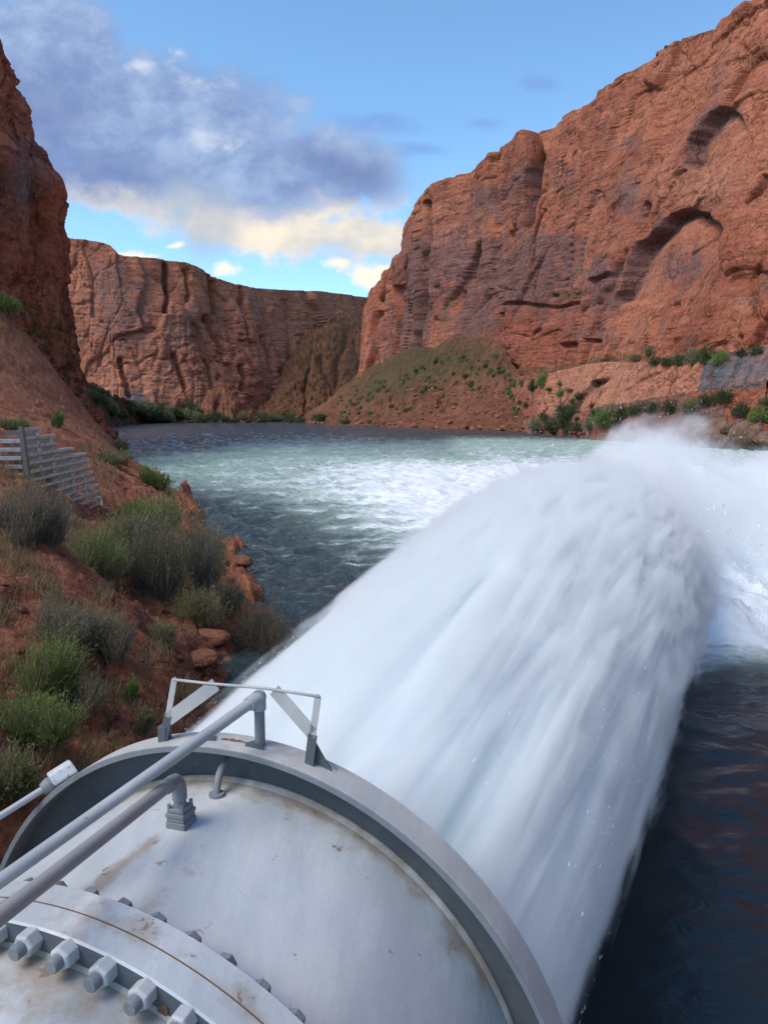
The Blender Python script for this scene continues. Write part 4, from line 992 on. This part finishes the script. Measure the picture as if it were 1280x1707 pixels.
    mb = MB(); mb.tube([ptop + dn2 * 0.06, pbot], 0.031, 20); mb.build('pipe_post', M_MID, root, smooth=True, autosmooth=40)
    ab = vpolar(pbot)[0]; X = math.sin(ab) * VE1 + math.cos(ab) * VE2; Y = np.cross(X, VA)
    rb_ = 1.640; base_c = vpt(ab, rb_, p_s)
    mb = MB()
    hb = max(0.05, (pbot - base_c) @ X + 0.01)
    for k, (hh, w) in enumerate(((0.35, 0.055), (0.22, 0.051), (0.22, 0.055), (0.21, 0.047))):
        z0 = hb * sum((0.35, 0.22, 0.22, 0.21)[:k]); 
        mb.box(base_c + X * (z0 + hb * hh / 2), VA * w, Y * w, X * hb * hh / 2)
    mb.build('gland_box', M_MID, root, bevel=0.005)
    for sx in (-1, 1):
        for sy in (-1, 1):
            c = base_c + X * hb + VA * 0.038 * sx + Y * 0.038 * sy; mb = MB(); mb.tube([c - X * 0.003, c + X * 0.022], 0.010, 6); mb.build('gland_bolt', M_MID, root)
    # bent tube hooked from rim to barrel
    h0 = vplane(380, 1266, 0.13); h1 = vplane(361, 1318, -0.03); X = math.sin(vpolar(h0)[0]) * VE1 + math.cos(vpolar(h0)[0]) * VE2
    r1 = vpolar(h1); h1 = vpt(r1[0], 1.640, r1[2])
    cp = h0 * 0.5 + h1 * 0.5 - VA * 0.055 + X * 0.055
    pts = [h0 * (1 - u) ** 2 + 2 * cp * u * (1 - u) + h1 * u * u for u in np.linspace(0, 1, 12)]
    mb = MB(); mb.tube(pts, 0.021, 16); mb.build('bent_tube', M_MID, root, smooth=True, autosmooth=50)
    mb = MB(); mb.tube([h1 - X * 0.004, h1 + X * 0.016], 0.042, 18); mb.build('tube_collar', M_MID, root, smooth=True, autosmooth=40)
    # third pipe hugging the rim's far left, with its hooded fitting
    q0 = vplane(84, 1308, 0.05); q1 = EYE + ray(0, 1361) * 4.4; d3 = (q1 - q0); d3 /= np.linalg.norm(d3)
    mb = MB(); mb.tube([q0, q0 + d3 * 4.5], 0.021, 18); mb.build('conduit_pipe', M_PIPE, root, smooth=True, autosmooth=40)
    mb = MB(); mb.tube([q0 + d3 * 0.05, q0 + d3 * 0.01, q0, q0 - d3 * 0.02], [0.036, 0.05, 0.05, 0.04], 18); mb.build('coupling', M_MID, root, smooth=True, autosmooth=40)
    aq = vpolar(q0)[0]; X = math.sin(aq) * VE1 + math.cos(aq) * VE2; Y = np.cross(X, VA); sd = np.cross(d3, X); sd /= np.linalg.norm(sd)
    poly = [q0 - d3 * 0.015 + sd * 0.06 * 0 + X * 0.05 * k2 - sd * k1 for k1, k2 in ((0.06, -0.6), (0.06, 0.9), (0.0, 1.5), (-0.06, 0.9), (-0.06, -0.6))]
    mb = MB(); mb.prism(poly, -d3 * 0.15); mb.build('hood', M_PAINT, root, bevel=0.012)
    # --- light guard frame standing on the rim
    sF = 0.085
    P = lambda x, y: vplane(x, y, sF)
    Lb, Lm, Lt = P(272, 1240), P(281, 1192), P(291, 1133)
    Rb, Rm, Rt = P(515, 1277), P(521, 1226), P(530, 1161)
    def angle_post(b_, t_, w):
        mb = MB(); mb.bar(b_, t_, w, 0.006, VA); x = np.cross((t_ - b_) / np.linalg.norm(t_ - b_), VA)
        off = x * (w / 2 - 0.003); mb.bar(b_ + off + VA * 0.02, t_ + off + VA * 0.02, 0.006, w * 0.8, VA); return mb
    angle_post(Lb, Lm + (Lt - Lm) * 0.02, 0.052).build('bracket', M_DARK, root); angle_post(Rb, Rm + (Rt - Rm) * 0.02, 0.052).build('bracket', M_DARK, root)
    mb = MB(); mb.box(Lb + VA * 0.02 + VE2 * 0.05, VE1 * 0.028, VA * 0.03, VE2 * 0.055); mb.build('bracket_foot', M_DARK, root, bevel=0.004)
    mb = MB(); mb.prism([Rb + VE1 * k1 + VE2 * k2 + VA * 0.03 for k1, k2 in ((0.0, -0.02), (0.13, -0.04), (0.02, 0.13))], VA * 0.008); mb.build('bracket_gusset', M_DARK, root)
    angle_post(Lm - (Lt - Lm) * 0.05, Lt, 0.036).build('upright', M_FLANGE, root); angle_post(Rm - (Rt - Rm) * 0.05, Rt, 0.036).build('upright', M_FLANGE, root)
    mb = MB(); mid = P(345, 1138); mb.tube([Lt, mid + VE2 * -0.004, P(440, 1147), Rt + VE1 * 0.012], 0.0085, 8); mb.build('top_rail', M_FLANGE, root, smooth=True)
    mb = MB(); mb.bar(P(281, 1199), P(360, 1141), 0.075, 0.006, VA); mb.build('brace', M_FLANGE, root)
    mb = MB(); mb.bar(P(520, 1222), P(457, 1150), 0.075, 0.006, VA); mb.build('brace', M_FLANGE, root)
    # rust-eaten patch, small wedge plates and a stay bar on top of the rim
    for (x, y, sc_) in ((428, 1243, 1.0), (352, 1236, 0.8)):
        c0 = vplane(x, y, 0.10); an = vpolar(c0)[0]; X = math.sin(an) * VE1 + math.cos(an) * VE2; Y = np.cross(X, VA); c0 = vpt(an, 1.899, 0.10)
        tri = [c0 + Y * k1 * sc_ + VA * k2 * sc_ for k1, k2 in ((-0.055, -0.03), (0.055, -0.03), (0.0, 0.055))]
        mb = MB(); mb.prism(tri, X * 0.022); mb.build('wedge_plate', M_DARK, root)
    for (x, y, w) in ((378, 1246, .020), (388, 1240, .028), (399, 1236, .020), (392, 1245, .014), (372, 1243, .012), (405, 1241, .012)):
        c0 = vplane(x, y, 0.11); an = vpolar(c0)[0]; X = math.sin(an) * VE1 + math.cos(an) * VE2; sx = float(np.clip(vpolar(c0)[2], 0.03, 0.17)); c0 = vpt(an, np.interp(sx, [0.004, 0.155], [1.900, 1.900]), sx)
        mb = MB(); V = [c0 + X * 0.0015 + w * random.uniform(.6, 1.2) * (math.cos(k * .7854) * VA * .7 + math.sin(k * .7854) * np.cross(X, VA)) for k in range(8)]
        mb.prism(V, X * 0.002); mb.build('rust_flake', M_RUST, root)
    return root
random.seed(11)
VALVE = valve()

# ------------------------------------------------------------------ bushes and shrubs
def leaf_material(name, cols, rough=0.7):
    m, t, b, out = material(name)
    g = t.new('ShaderNodeNewGeometry'); r = g.outputs['Random Per Island']
    oi = t.new('ShaderNodeObjectInfo').outputs['Random']
    n = t.new('ShaderNodeValToRGB'); n.color_ramp.interpolation = 'LINEAR'
    el = n.color_ramp.elements
    while len(el) < len(cols): el.new(0.5)
    for i, c in enumerate(cols): el[i].position = i / (len(cols) - 1); el[i].color = (*c, 1)
    t.put(n.inputs[0], r)
    c = t.mix(t.ramp(oi, 0, 1, 0.0, 0.35, False), n.outputs[0], cols[-1])
    t.put(b.inputs['Base Color'], c); b.inputs['Roughness'].default_value = rough
    b.inputs['Specular IOR Level'].default_value = 0.15
    tr = t.new('ShaderNodeBsdfTranslucent'); t.put(tr.inputs['Color'], c)
    mx = t.new('ShaderNodeMixShader'); mx.inputs[0].default_value = 0.25
    t.put(mx.inputs[1], b.outputs[0]); t.put(mx.inputs[2], tr.outputs[0]); t.put(out.inputs['Surface'], mx.outputs[0])
    return m
LEAF = {'green': leaf_material('fresh_green_leaf', [(0.109, 0.186, 0.039), (0.186, 0.279, 0.062), (0.264, 0.326, 0.093), (0.139, 0.202, 0.062)]),
        'olive': leaf_material('olive_leaf', [(0.149, 0.175, 0.070), (0.245, 0.254, 0.114), (0.333, 0.306, 0.158), (0.175, 0.193, 0.088)]),
        'sage': leaf_material('sage_leaf', [(0.255, 0.240, 0.150), (0.345, 0.300, 0.195), (0.210, 0.217, 0.112), (0.300, 0.255, 0.173)]),
        'rust': leaf_material('reddish_leaf', [(0.140, 0.133, 0.056), (0.210, 0.140, 0.077), (0.168, 0.098, 0.063), (0.112, 0.112, 0.049)]),
        'dark': leaf_material('dark_shrub_leaf', [(0.055, 0.075, 0.026), (0.085, 0.11, 0.04), (0.12, 0.13, 0.055), (0.07, 0.085, 0.035)])}
TWIG = {'tan': leaf_material('tan_twig', [(0.420, 0.336, 0.231), (0.336, 0.266, 0.182), (0.252, 0.196, 0.140), (0.364, 0.294, 0.210)]),
        'grey': leaf_material('grey_twig', [(0.275, 0.244, 0.206), (0.200, 0.175, 0.156), (0.138, 0.119, 0.106), (0.225, 0.200, 0.175)])}

def bush_meshes(r, h, seed, nst=650, leafn=8, leaf=0.035, lean=(0.12, -0.05), stemw=0.006, bare=0.25, spiky=False):
    g = np.random.default_rng(seed)
    ph = g.uniform(0, 2 * np.pi, nst); ct = np.clip(g.beta(1.6, 1.3, nst), 0.03, 1)   # 1 = straight up
    stf = np.sqrt(1 - ct ** 2)
    lob = 1 + 0.30 * np.sin(ph * 3 + g.uniform(0, 6)) * stf + 0.22 * np.sin(ph * 5 + ct * 6 + g.uniform(0, 6))
    L = g.uniform(0.72, 1.08, nst) * lob
    if spiky:      # several loose tufts instead of one ball
        nt_ = 7; tc = np.c_[g.normal(0, .42 * r, nt_), g.normal(0, .42 * r, nt_)]; ti_ = g.integers(0, nt_, nst); L = L * g.uniform(.62, 1.12, nt_)[ti_]; ct = np.clip(ct * .75 + .25, 0, 1); stf = np.sqrt(1 - ct ** 2) * .85
    base = np.c_[g.normal(0, .16 * r, nst), g.normal(0, .16 * r, nst), g.uniform(-0.12, 0.05, nst) * h]
    if spiky: base[:, :2] = base[:, :2] * .7 + tc[ti_]
    tip = base * (1.0 if spiky else .6) + np.c_[np.cos(ph) * stf * r * L + lean[0] * h * ct, np.sin(ph) * stf * r * L + lean[1] * h * ct, ct * h * L]
    mid = base * .45 + tip * .55 + np.c_[np.zeros(nst), np.zeros(nst), g.uniform(-0.06, 0.10, nst) * h]
    d = tip - base; side = np.cross(d, g.normal(size=(nst, 3))); side /= np.linalg.norm(side, axis=1, keepdims=True)
    V, q, tri = ribbons(base, mid, tip, np.full(nst, stemw), side)
    twig = mesh_qt('twigs', V, q, tri)
    # leaves clustered along the outer part of every stem
    sel = g.uniform(size=nst) > bare
    i = np.repeat(np.where(sel)[0], leafn); n = len(i)
    u = 1 - np.abs(g.normal(0, .26, n)); u = np.clip(u, 0.2, 1.04)[:, None]
    p = base[i] * (1 - u) ** 2 + 2 * mid[i] * u * (1 - u) + tip[i] * u * u + g.normal(0, 0.035 * r, (n, 3))
    dd = d[i] / np.linalg.norm(d[i], axis=1, keepdims=True) * 0.8 + g.normal(0, .32 if spiky else .55, (n, 3)); dd /= np.linalg.norm(dd, axis=1, keepdims=True)
    sd = np.cross(dd, g.normal(size=(n, 3))); sd /= np.linalg.norm(sd, axis=1, keepdims=True)
    ll = leaf * g.uniform(.7, 1.9, n)[:, None]
    V, q, tri = ribbons(p, p + dd * ll * .55 + np.array([0, 0, .004]), p + dd * ll * 1.15, leaf * g.uniform(.14, .26, n), sd)
    return twig, mesh_qt('foliage', V, q, tri)

def place_bush(px, py, wpx, hpx, leafk, twigk, label, seed, cat='bush', group='desert bushes on the left bank', dens=1.0, bare=0.25, lean=(0.12, -0.05), name='bush'):
    p = on_bank(px, py)
    if p is None: p = at(px, py, 30)
    dist = (p - EYE) @ FW
    r = wpx * dist / F / 2 * 0.90; h = hpx * dist / F * 0.92
    lf = 0.030 * max(1.0, dist / 16.0)
    root = empty(name, tuple(p - np.array([0, 0, 0.04 * h])))
    tw, fo = bush_meshes(r, h, seed, int(1500 * dens), 9, lf, lean, 0.006 * max(1, dist / 14), bare, True)
    link('twigs', tw, TWIG[twigk], root, False); link('foliage', fo, LEAF[leafk], root, False)
    tag(root, label, cat, group); return root

NB = [(58, 902, 104, 118, 'sage', 'grey', 'large grey dead-looking bush leaning in front of the steel crib wall', .40),
      (168, 960, 112, 100, 'green', 'tan', 'green bush with tan right side at the lower end of the crib wall', .25),
      (262, 975, 130, 145, 'olive', 'grey', 'largest dense olive bush in the middle of the left bank clump', .25),
      (334, 955, 66, 105, 'olive', 'grey', 'rounded olive bush nearest the water in the big clump', .30),
      (242, 880, 100, 62, 'green', 'tan', 'low green bush behind the olive clump, right of the crib wall', .15),
      (205, 905, 70, 60, 'olive', 'tan', 'small olive bush between the crib wall and the dense clump', .3),
      (256, 812, 48, 36, 'green', 'tan', 'small bright green bush on the shore above the clump', .1),
      (330, 1040, 96, 76, 'olive', 'tan', 'olive bush above the dark red ledge near the jet', .2),
      (432, 1092, 112, 108, 'rust', 'grey', 'reddish twiggy bush at the waterline beside the jet', .45),
      (264, 1072, 52, 46, 'olive', 'tan', 'small olive tuft left of the dark red ledge', .2),
      (104, 1078, 120, 118, 'sage', 'grey', 'grey green bush on the near slope below the grey rock crest', .35),
      (186, 1092, 66, 96, 'sage', 'tan', 'dry tan bush on the near slope', .35),
      (84, 1150, 116, 104, 'green', 'tan', 'bright green bush low on the near slope', .12),
      (140, 1178, 70, 70, 'sage', 'tan', 'pale tan bush just right of the bright green bush', .4),
      (42, 1238, 124, 92, 'green', 'tan', 'wide green bush at the left edge above the valve', .15),
      (12, 1322, 80, 84, 'olive', 'tan', 'olive bush at the left edge beside the thin pipe', .2),
      (236, 1218, 30, 50, 'olive', 'tan', 'thin green weed in the crack above the valve rim', .2),
      (216, 1165, 22, 40, 'green', 'tan', 'tiny green weed in the rock crack', .2),
      (385, 1010, 56, 52, 'sage', 'tan', 'pale tan tuft on the ledge above the waterline', .4),
      (8, 520, 44, 34, 'green', 'tan', 'lone green bush high on the left slope', .1),
      (95, 712, 14, 30, 'green', 'tan', 'narrow green bush behind the top of the crib wall', .1),
      (20, 716, 46, 20, 'olive', 'tan', 'low scrub tuft left of the crib wall post', .2),
      (186, 772, 46, 24, 'olive', 'tan', 'low scrub on the shore point behind the crib wall', .2),
      (200, 752, 24, 24, 'sage', 'tan', 'grey scrub on the shore point by the water', .3)]
for k, (px, py, w, h, lk, tk, lab, bare) in enumerate(NB):
    place_bush(px, py, w, h, lk, tk, lab, 500 + k, dens=float(np.clip(w / 90, .35, 1.5)), bare=bare)

# shore shrubs: a few crowns of many leaves, copied
def shrub_proto(seed, lk, r=1.0, h=1.1):
    root = empty('shrub')
    tw, fo = bush_meshes(r, h, seed, 260, 9, 0.11, (0, 0), 0.014, .05)
    link('stems', tw, TWIG['grey'], root, False); link('foliage', fo, LEAF[lk], root, False); return root
PROTO = [shrub_proto(900 + i, ('dark', 'dark', 'olive', 'green')[i]) for i in range(4)]
_used = set()
def put_shrub(i, loc, s, sz, label, group):
    p = PROTO[i]
    if i not in _used: o = p; _used.add(i)
    else:
        o = p.copy(); COL.objects.link(o)
        for c in p.children:
            d = c.copy(); d.parent = o; COL.objects.link(d)
    o.location = tuple(loc); o.scale = (s, s, sz); o.rotation_euler = (0, 0, random.uniform(0, 6.28))
    tag(o, label, 'shrub', group)
random.seed(21)
dg = bpy.context.evaluated_depsgraph_get()
def scene_hit(px, py):
    d = Vector(ray(px, py)).normalized()
    o = Vector(EYE) + d * 12.0
    for _ in range(8):
        ok, loc, nrm, idx, ob, mt = scene.ray_cast(dg, o, d)
        if not ok: return None
        if ob.name.split('.')[0] in ('canyon_wall', 'talus_slope', 'river_bank', 'rocky_bank'): return np.array(loc)
        o = loc + d * 0.05
    return None
bpy.context.view_layer.update(); dg = bpy.context.evaluated_depsgraph_get()
def shrub_px(px, py, wpx, hpx, i, label, group):
    p = scene_hit(px, py)
    if p is None: return
    dist = (p - EYE) @ FW; s = wpx * dist / F / 2; put_shrub(i, p - np.array([0, 0, .15 * s]), s, hpx * dist / F / 1.1, label, group)
shrub_px(945, 712, 44, 46, 1, 'round dark green tree-like shrub on the right shore', 'shrubs on the right shore')
shrub_px(905, 642, 22, 24, 3, 'lone round green shrub on the ledge below the right wall', 'shrubs on the right shore')
for (x, y, w, h, i) in ((925, 716, 40, 22, 0), (895, 714, 30, 18, 2), (965, 716, 34, 18, 0), (1008, 706, 40, 30, 3), (1030, 712, 30, 26, 0), (985, 712, 30, 20, 2), (1060, 690, 34, 20, 0), (1090, 686, 34, 20, 1), (1120, 684, 40, 22, 0), (1150, 684, 36, 22, 2), (1180, 672, 34, 22, 0), (1205, 668, 30, 22, 1), (1235, 690, 36, 24, 0), (1265, 700, 40, 26, 3), (1278, 684, 30, 26, 0), (1040, 694, 30, 20, 1)):
    shrub_px(x, y, w, h, i, 'dark green shrub in the row along the foot of the right wall', 'shrubs on the right shore')
for (x, y, w, h, i) in ((1092, 606, 24, 14, 0), (1112, 607, 26, 14, 1), (1134, 606, 30, 18, 0), (1158, 604, 34, 26, 2), (1178, 603, 34, 28, 0), (1200, 604, 30, 22, 3), (1236, 592, 26, 14, 1), (1262, 588, 28, 14, 0), (1060, 600, 24, 12, 2), (1082, 590, 20, 16, 2)):
    shrub_px(x, y, w, h, i, 'green shrub on the rock bench below the arched alcove', 'shrubs on the rock bench')
for k in range(46):
    x = random.uniform(150, 330); y = np.interp(x, [150, 190, 260, 330], [668, 690, 697, 700]) + random.uniform(-26, 6) * np.interp(x, [150, 330], [1, .45])
    shrub_px(x, y, random.uniform(14, 26), random.uniform(9, 18), random.choice((0, 0, 1, 2, 2)), 'green shrub thronging the far bank at the foot of the left cliff', 'shrubs on the far bank')
for (x, y, w, h) in ((305, 690, 16, 26), (318, 688, 18, 24), (296, 695, 18, 18), (330, 692, 20, 18)):
    shrub_px(x, y, w, h, 0, 'tall dark tamarisk tree rising above the far bank shrubs', 'trees on the far bank')
for k in range(34):
    x = random.uniform(330, 560); y = 701 + random.uniform(-7, 2) + (x - 330) * 0.012
    shrub_px(x, y, random.uniform(12, 24), random.uniform(7, 14), random.choice((0, 1, 2)), 'green shrub on the far shoreline at the river bend', 'shrubs at the river bend')
for k in range(235):
    x = random.uniform(560, 860); y = np.interp(x, [560, 640, 720, 830, 860], [665, 630, 600, 590, 640]) + abs(random.gauss(0, 34)); y = min(y, 706)
    if perlin(np.array([[x * .03, y * .045, 3.3]]), 88)[0] < random.uniform(-.25, .12): continue
    shrub_px(x, y, random.uniform(4, 13), random.uniform(3, 8), random.choice((0, 2, 2, 3)), 'scrub bush dotted over the rubble slope below the right wall', 'scrub on the rubble slope')
for k in range(26):
    x = random.uniform(855, 1000); y = random.uniform(640, 712)
    shrub_px(x, y, random.uniform(9, 18), random.uniform(6, 13), random.choice((0, 1, 2, 3)), 'scrub bush among the boulders beside the rubble slope', 'scrub among the boulders')

# ------------------------------------------------------------------ boulders
def boulder_mesh(seed, sub=4):
    import bmesh
    bm = bmesh.new(); bmesh.ops.create_icosphere(bm, subdivisions=sub, radius=1.0)
    co = np.array([v.co[:] for v in bm.verts]); g = np.random.default_rng(seed)
    for k in range(9):                      # chop flat faces
        n = g.normal(size=3); n /= np.linalg.norm(n); dd = g.uniform(.55, .9); s = co @ n - dd
        co = co - np.where(s > 0, s, 0)[:, None] * n * .92
    co += (0.10 * fbm(co * 2.2 + seed, 4, seed)[:, None]) * co / np.linalg.norm(co, axis=1, keepdims=True)
    for v, c in zip(bm.verts, co): v.co = c
    me = bpy.data.meshes.new('boulder'); bm.to_mesh(me); bm.free()
    for nm in ('varn_shade', 'pale', 'grey', 'veg'): me.attributes.new(nm, 'FLOAT', 'POINT')
    return me
M_BOULDER = rock_material('boulder_rock', (0.34, 0.14, 0.08), (0.10, 0.05, 0.04), (0.45, 0.24, 0.15), 6.0, 0.6, 0.5)
M_BOULDER2 = rock_material('brown_boulder_rock', (0.23, 0.15, 0.10), (0.10, 0.07, 0.06), (0.30, 0.21, 0.15), 2.0, 0.4, 0.5)
BM = [boulder_mesh(31 + i) for i in range(4)]
def boulder(px, py, wpx, asp, i, mat, label, group, rot=None):
    p = scene_hit(px, py)
    if p is None: return
    dist = (p - EYE) @ FW; s = wpx * dist / F / 2
    me = BM[i] if len(BM[i].materials) == 0 or BM[i].materials[0] == mat else BM[i].copy()
    o = bpy.data.objects.new('boulder', me); COL.objects.link(o)
    if len(me.materials) == 0: me.materials.append(mat)
    else: me.materials[0] = mat
    me.polygons.foreach_set('use_smooth', np.ones(len(me.polygons), bool)); me.set_sharp_from_angle(angle=math.radians(24))
    o.location = tuple(p); o.scale = (s, s * random.uniform(.7, 1.1), s * asp); o.rotation_euler = rot or (random.uniform(-.3, .3), random.uniform(-.3, .3), random.uniform(0, 6.28))
    tag(o, label, 'boulder', group)
G1 = 'boulders at the left waterline'
boulder(398, 936, 50, .55, 0, M_BOULDER, 'orange boulder jutting into the water below the olive bush', G1)
boulder(388, 966, 44, .4, 1, M_BOULDER, 'flat orange boulder just below the jutting one at the waterline', G1)
boulder(362, 912, 34, .5, 2, M_BOULDER, 'small orange boulder tucked under the rounded olive bush', G1)
boulder(350, 1062, 70, .45, 3, M_BOULDER, 'dark red slab on the ledge under the olive bush by the jet', G1)
boulder(330, 1100, 84, .45, 0, M_BOULDER, 'broad dark red ledge block just above the guard frame', G1)
boulder(395, 1112, 70, .5, 1, M_BOULDER, 'dark red block at the waterline below the reddish bush', G1)
boulder(285, 985, 46, .5, 2, M_BOULDER, 'red block between the dense clump and the ledge', G1)
boulder(300, 1018, 40, .5, 3, M_BOULDER, 'small red block left of the ledge bush', G1)
for (x, y, w, a, i) in ((1100, 732, 60, .6, 0), (1150, 730, 80, .7, 1), (1200, 728, 90, .7, 2), (1255, 728, 80, .8, 3), (1060, 728, 44, .6, 1), (1030, 726, 30, .5, 2), (1285, 735, 60, .6, 0), (1225, 712, 50, .6, 1)):
    boulder(x, y, w, a, i, M_BOULDER2, 'grey brown boulder at the waterline under the dark rock slab on the right', 'big boulders on the right shore')
for k in range(60):
    x = random.uniform(480, 1020); y = np.interp(x, [480, 560, 700, 820, 930, 1020], [703.5, 708, 713, 716, 722, 727]) - abs(random.gauss(0, 4.5))
    boulder(x, y, random.uniform(5, 13), random.uniform(.5, .8), random.randrange(4), M_BOULDER, 'red boulder strewn along the shore below the rubble slope', 'boulders strewn along the right shore')
for k in range(130):
    x = random.uniform(580, 930); y = np.interp(x, [600, 700, 850, 930], [650, 640, 640, 680]) + random.uniform(0, 62); y = min(y, np.interp(x, [600, 930], [706, 716]))
    boulder(x, y, random.uniform(4, 9), random.uniform(.5, .8), random.randrange(4), M_BOULDER, 'small red boulder lying on the rubble slope', 'boulders on the rubble slope')

# dry grass tufts over the near bank (one uncountable cover)
def bank_cover():
    g = np.random.default_rng(77)
    n = 9000; px = g.uniform(-20, 420, n); py = g.uniform(700, 1330, n); keep = perlin(np.c_[px * .016, py * .016, 0 * px], 71) + 0.3 * perlin(np.c_[px * .06, py * .06, 0 * px], 72) > 0.13
    P = []
    for a, b_ in zip(px[keep], py[keep]):
        h = on_bank(a, b_)
        if h is not None and h[2] > 0.35 and h[1] < 120: P.append(h)
    P = np.array(P); k = 9; P = np.repeat(P, k, 0); n = len(P); dist = P[:, 1]
    P = P + np.c_[g.normal(0, .09, n), g.normal(0, .09, n), np.full(n, -.03)] * (1 + dist / 25)[:, None]
    d = np.c_[g.normal(0, .45, n), g.normal(0, .45, n), np.ones(n)]; d /= np.linalg.norm(d, axis=1, keepdims=True)
    L = (g.uniform(.08, .26, n) * (1 + dist / 60))[:, None]; sd = np.cross(d, g.normal(size=(n, 3))); sd /= np.linalg.norm(sd, axis=1, keepdims=True)
    V, q, tri = ribbons(P, P + d * L * .55, P + d * L + np.c_[g.normal(0, .03, n), g.normal(0, .03, n), np.zeros(n)], 0.0045 * np.maximum(1, dist / 12), sd)
    o = link('dry_grass', mesh_qt('dry_grass', V, q, tri), leaf_material('dry_grass_blade', [(0.36, 0.29, 0.17), (0.26, 0.21, 0.12), (0.20, 0.19, 0.09), (0.30, 0.23, 0.14)]), None, False)
    o['kind'] = 'stuff'; tag(o, 'thin dry grass scattered over the red left bank')
bank_cover()
random.seed(33)
for k in range(150):
    px, py = random.uniform(0, 410), random.uniform(760, 1300)
    h = on_bank(px, py)
    if h is None or h[2] < 0.2: continue
    boulder(px, py, random.uniform(5, 17) * random.uniform(.6, 1.3), random.uniform(.45, .8), random.randrange(4), M_BOULDER, 'loose red stone lying on the left bank among the bushes', 'loose stones on the left bank')

# ------------------------------------------------------------------ steel crib wall on the left bank
def crib_wall():
    c0 = at(37, 716, 30); root = empty('crib_wall', (c0[0], c0[1], c0[2] - 4.6))
    tag(root, 'galvanized steel crib retaining wall of stacked slats above the left bank', 'retaining wall')
    root_inv = Vector(root.location)
    m, t, b, out = material('weathered_steel'); p = t.coord('Object'); n = t.noise(p, 2.5, 5, .6)
    t.put(b.inputs['Base Color'], t.mix(t.ramp(n, .35, .7), (0.44, 0.455, 0.47), (0.27, 0.265, 0.26))); b.inputs['Roughness'].default_value = 0.55; b.inputs['Metallic'].default_value = 0.25
    m2, t, b, out = material('dark_steel'); t.put(b.inputs['Base Color'], t.mix(t.noise(t.coord('Object'), 3, 4), (0.10, 0.10, 0.10), (0.17, 0.16, 0.15))); b.inputs['Roughness'].default_value = 0.6
    dz = 0.345; dirn = np.array([-0.095, 1, 0]); dirn /= np.linalg.norm(dirn); inw = np.array([-1.0, -0.095, 0])
    def put(mb, name, mat, bev=0.0):
        o = mb.build(name, mat, root, bevel=bev); o.data.transform(Matrix.Translation(-root_inv)); return o
    ends = [2.0, 3.5, 3.7, 6.0, 8.0, 8.2, 8.4, 8.6, 8.8, 9.0, 9.2, 9.4, 9.5, 9.5, 8.6]
    for k in range(15):
        bat = 0.02 * k
        a = c0 + np.array([bat, 0, -dz * k]); e = a + dirn * ends[k]
        mb = MB(); mb.box((a + e) / 2, dirn * ends[k] / 2, inw * 0.085, np.array([0, 0, 0.062]))
        mb.box((a + e) / 2 + np.array([-0.14, 0, -0.05]), dirn * ends[k] / 2, inw * 0.07, np.array([0, 0, 0.012])); put(mb, 'slat', m, 0.012)
    for yc, ktop, kbot in ((2.0, 0, 14), (3.6, 1, 14), (6.0, 3, 14), (7.9, 4, 14)):
        for k in range(ktop, kbot):
            a = c0 + dirn * yc + np.array([0.02 * k, 0, -dz * (k + 0.5)])
            mb = MB(); mb.box(a + inw * 0.10, dirn * 0.035, inw * 0.07, np.array([0, 0, dz / 2 - 0.066])); put(mb, 'spacer', m)
            mb = MB(); mb.box(a + inw * 0.85, dirn * 0.04, inw * 0.66, np.array([0, 0, 0.10])); put(mb, 'stringer', m2)
    mb = MB(); mb.bar(c0 + np.array([0.05, -0.13, 0.10]), c0 + np.array([0.22, -0.13, -2.2]), 0.20, 0.16, (1, 0, 0)); put(mb, 'corner_post', m2, 0.01)
    for k in range(1, 7):
        a = c0 + np.array([-0.05, -0.02, -dz * k - 0.12]); e = a + np.array([-3.4, -0.25, 0.0])
        mb = MB(); mb.bar(a, e, 0.17, 0.16); put(mb, 'return_slat', m, 0.012)
    # bent tail of the lowest slats
    pts = [c0 + dirn * 9.4 + np.array([0.15, 0, -dz * 9]), c0 + dirn * 9.75 + np.array([0.22, 0, -dz * 10.5]), c0 + dirn * 9.8 + np.array([0.26, 0, -dz * 12]), c0 + dirn * 9.2 + np.array([0.3, 0, -dz * 13.2])]
    mb = MB(); mb.tube([crom(np.array(pts), np.array([u]))[0] for u in np.linspace(0, 3, 12)], 0.05, 8); put(mb, 'end_bar', m)
crib_wall()
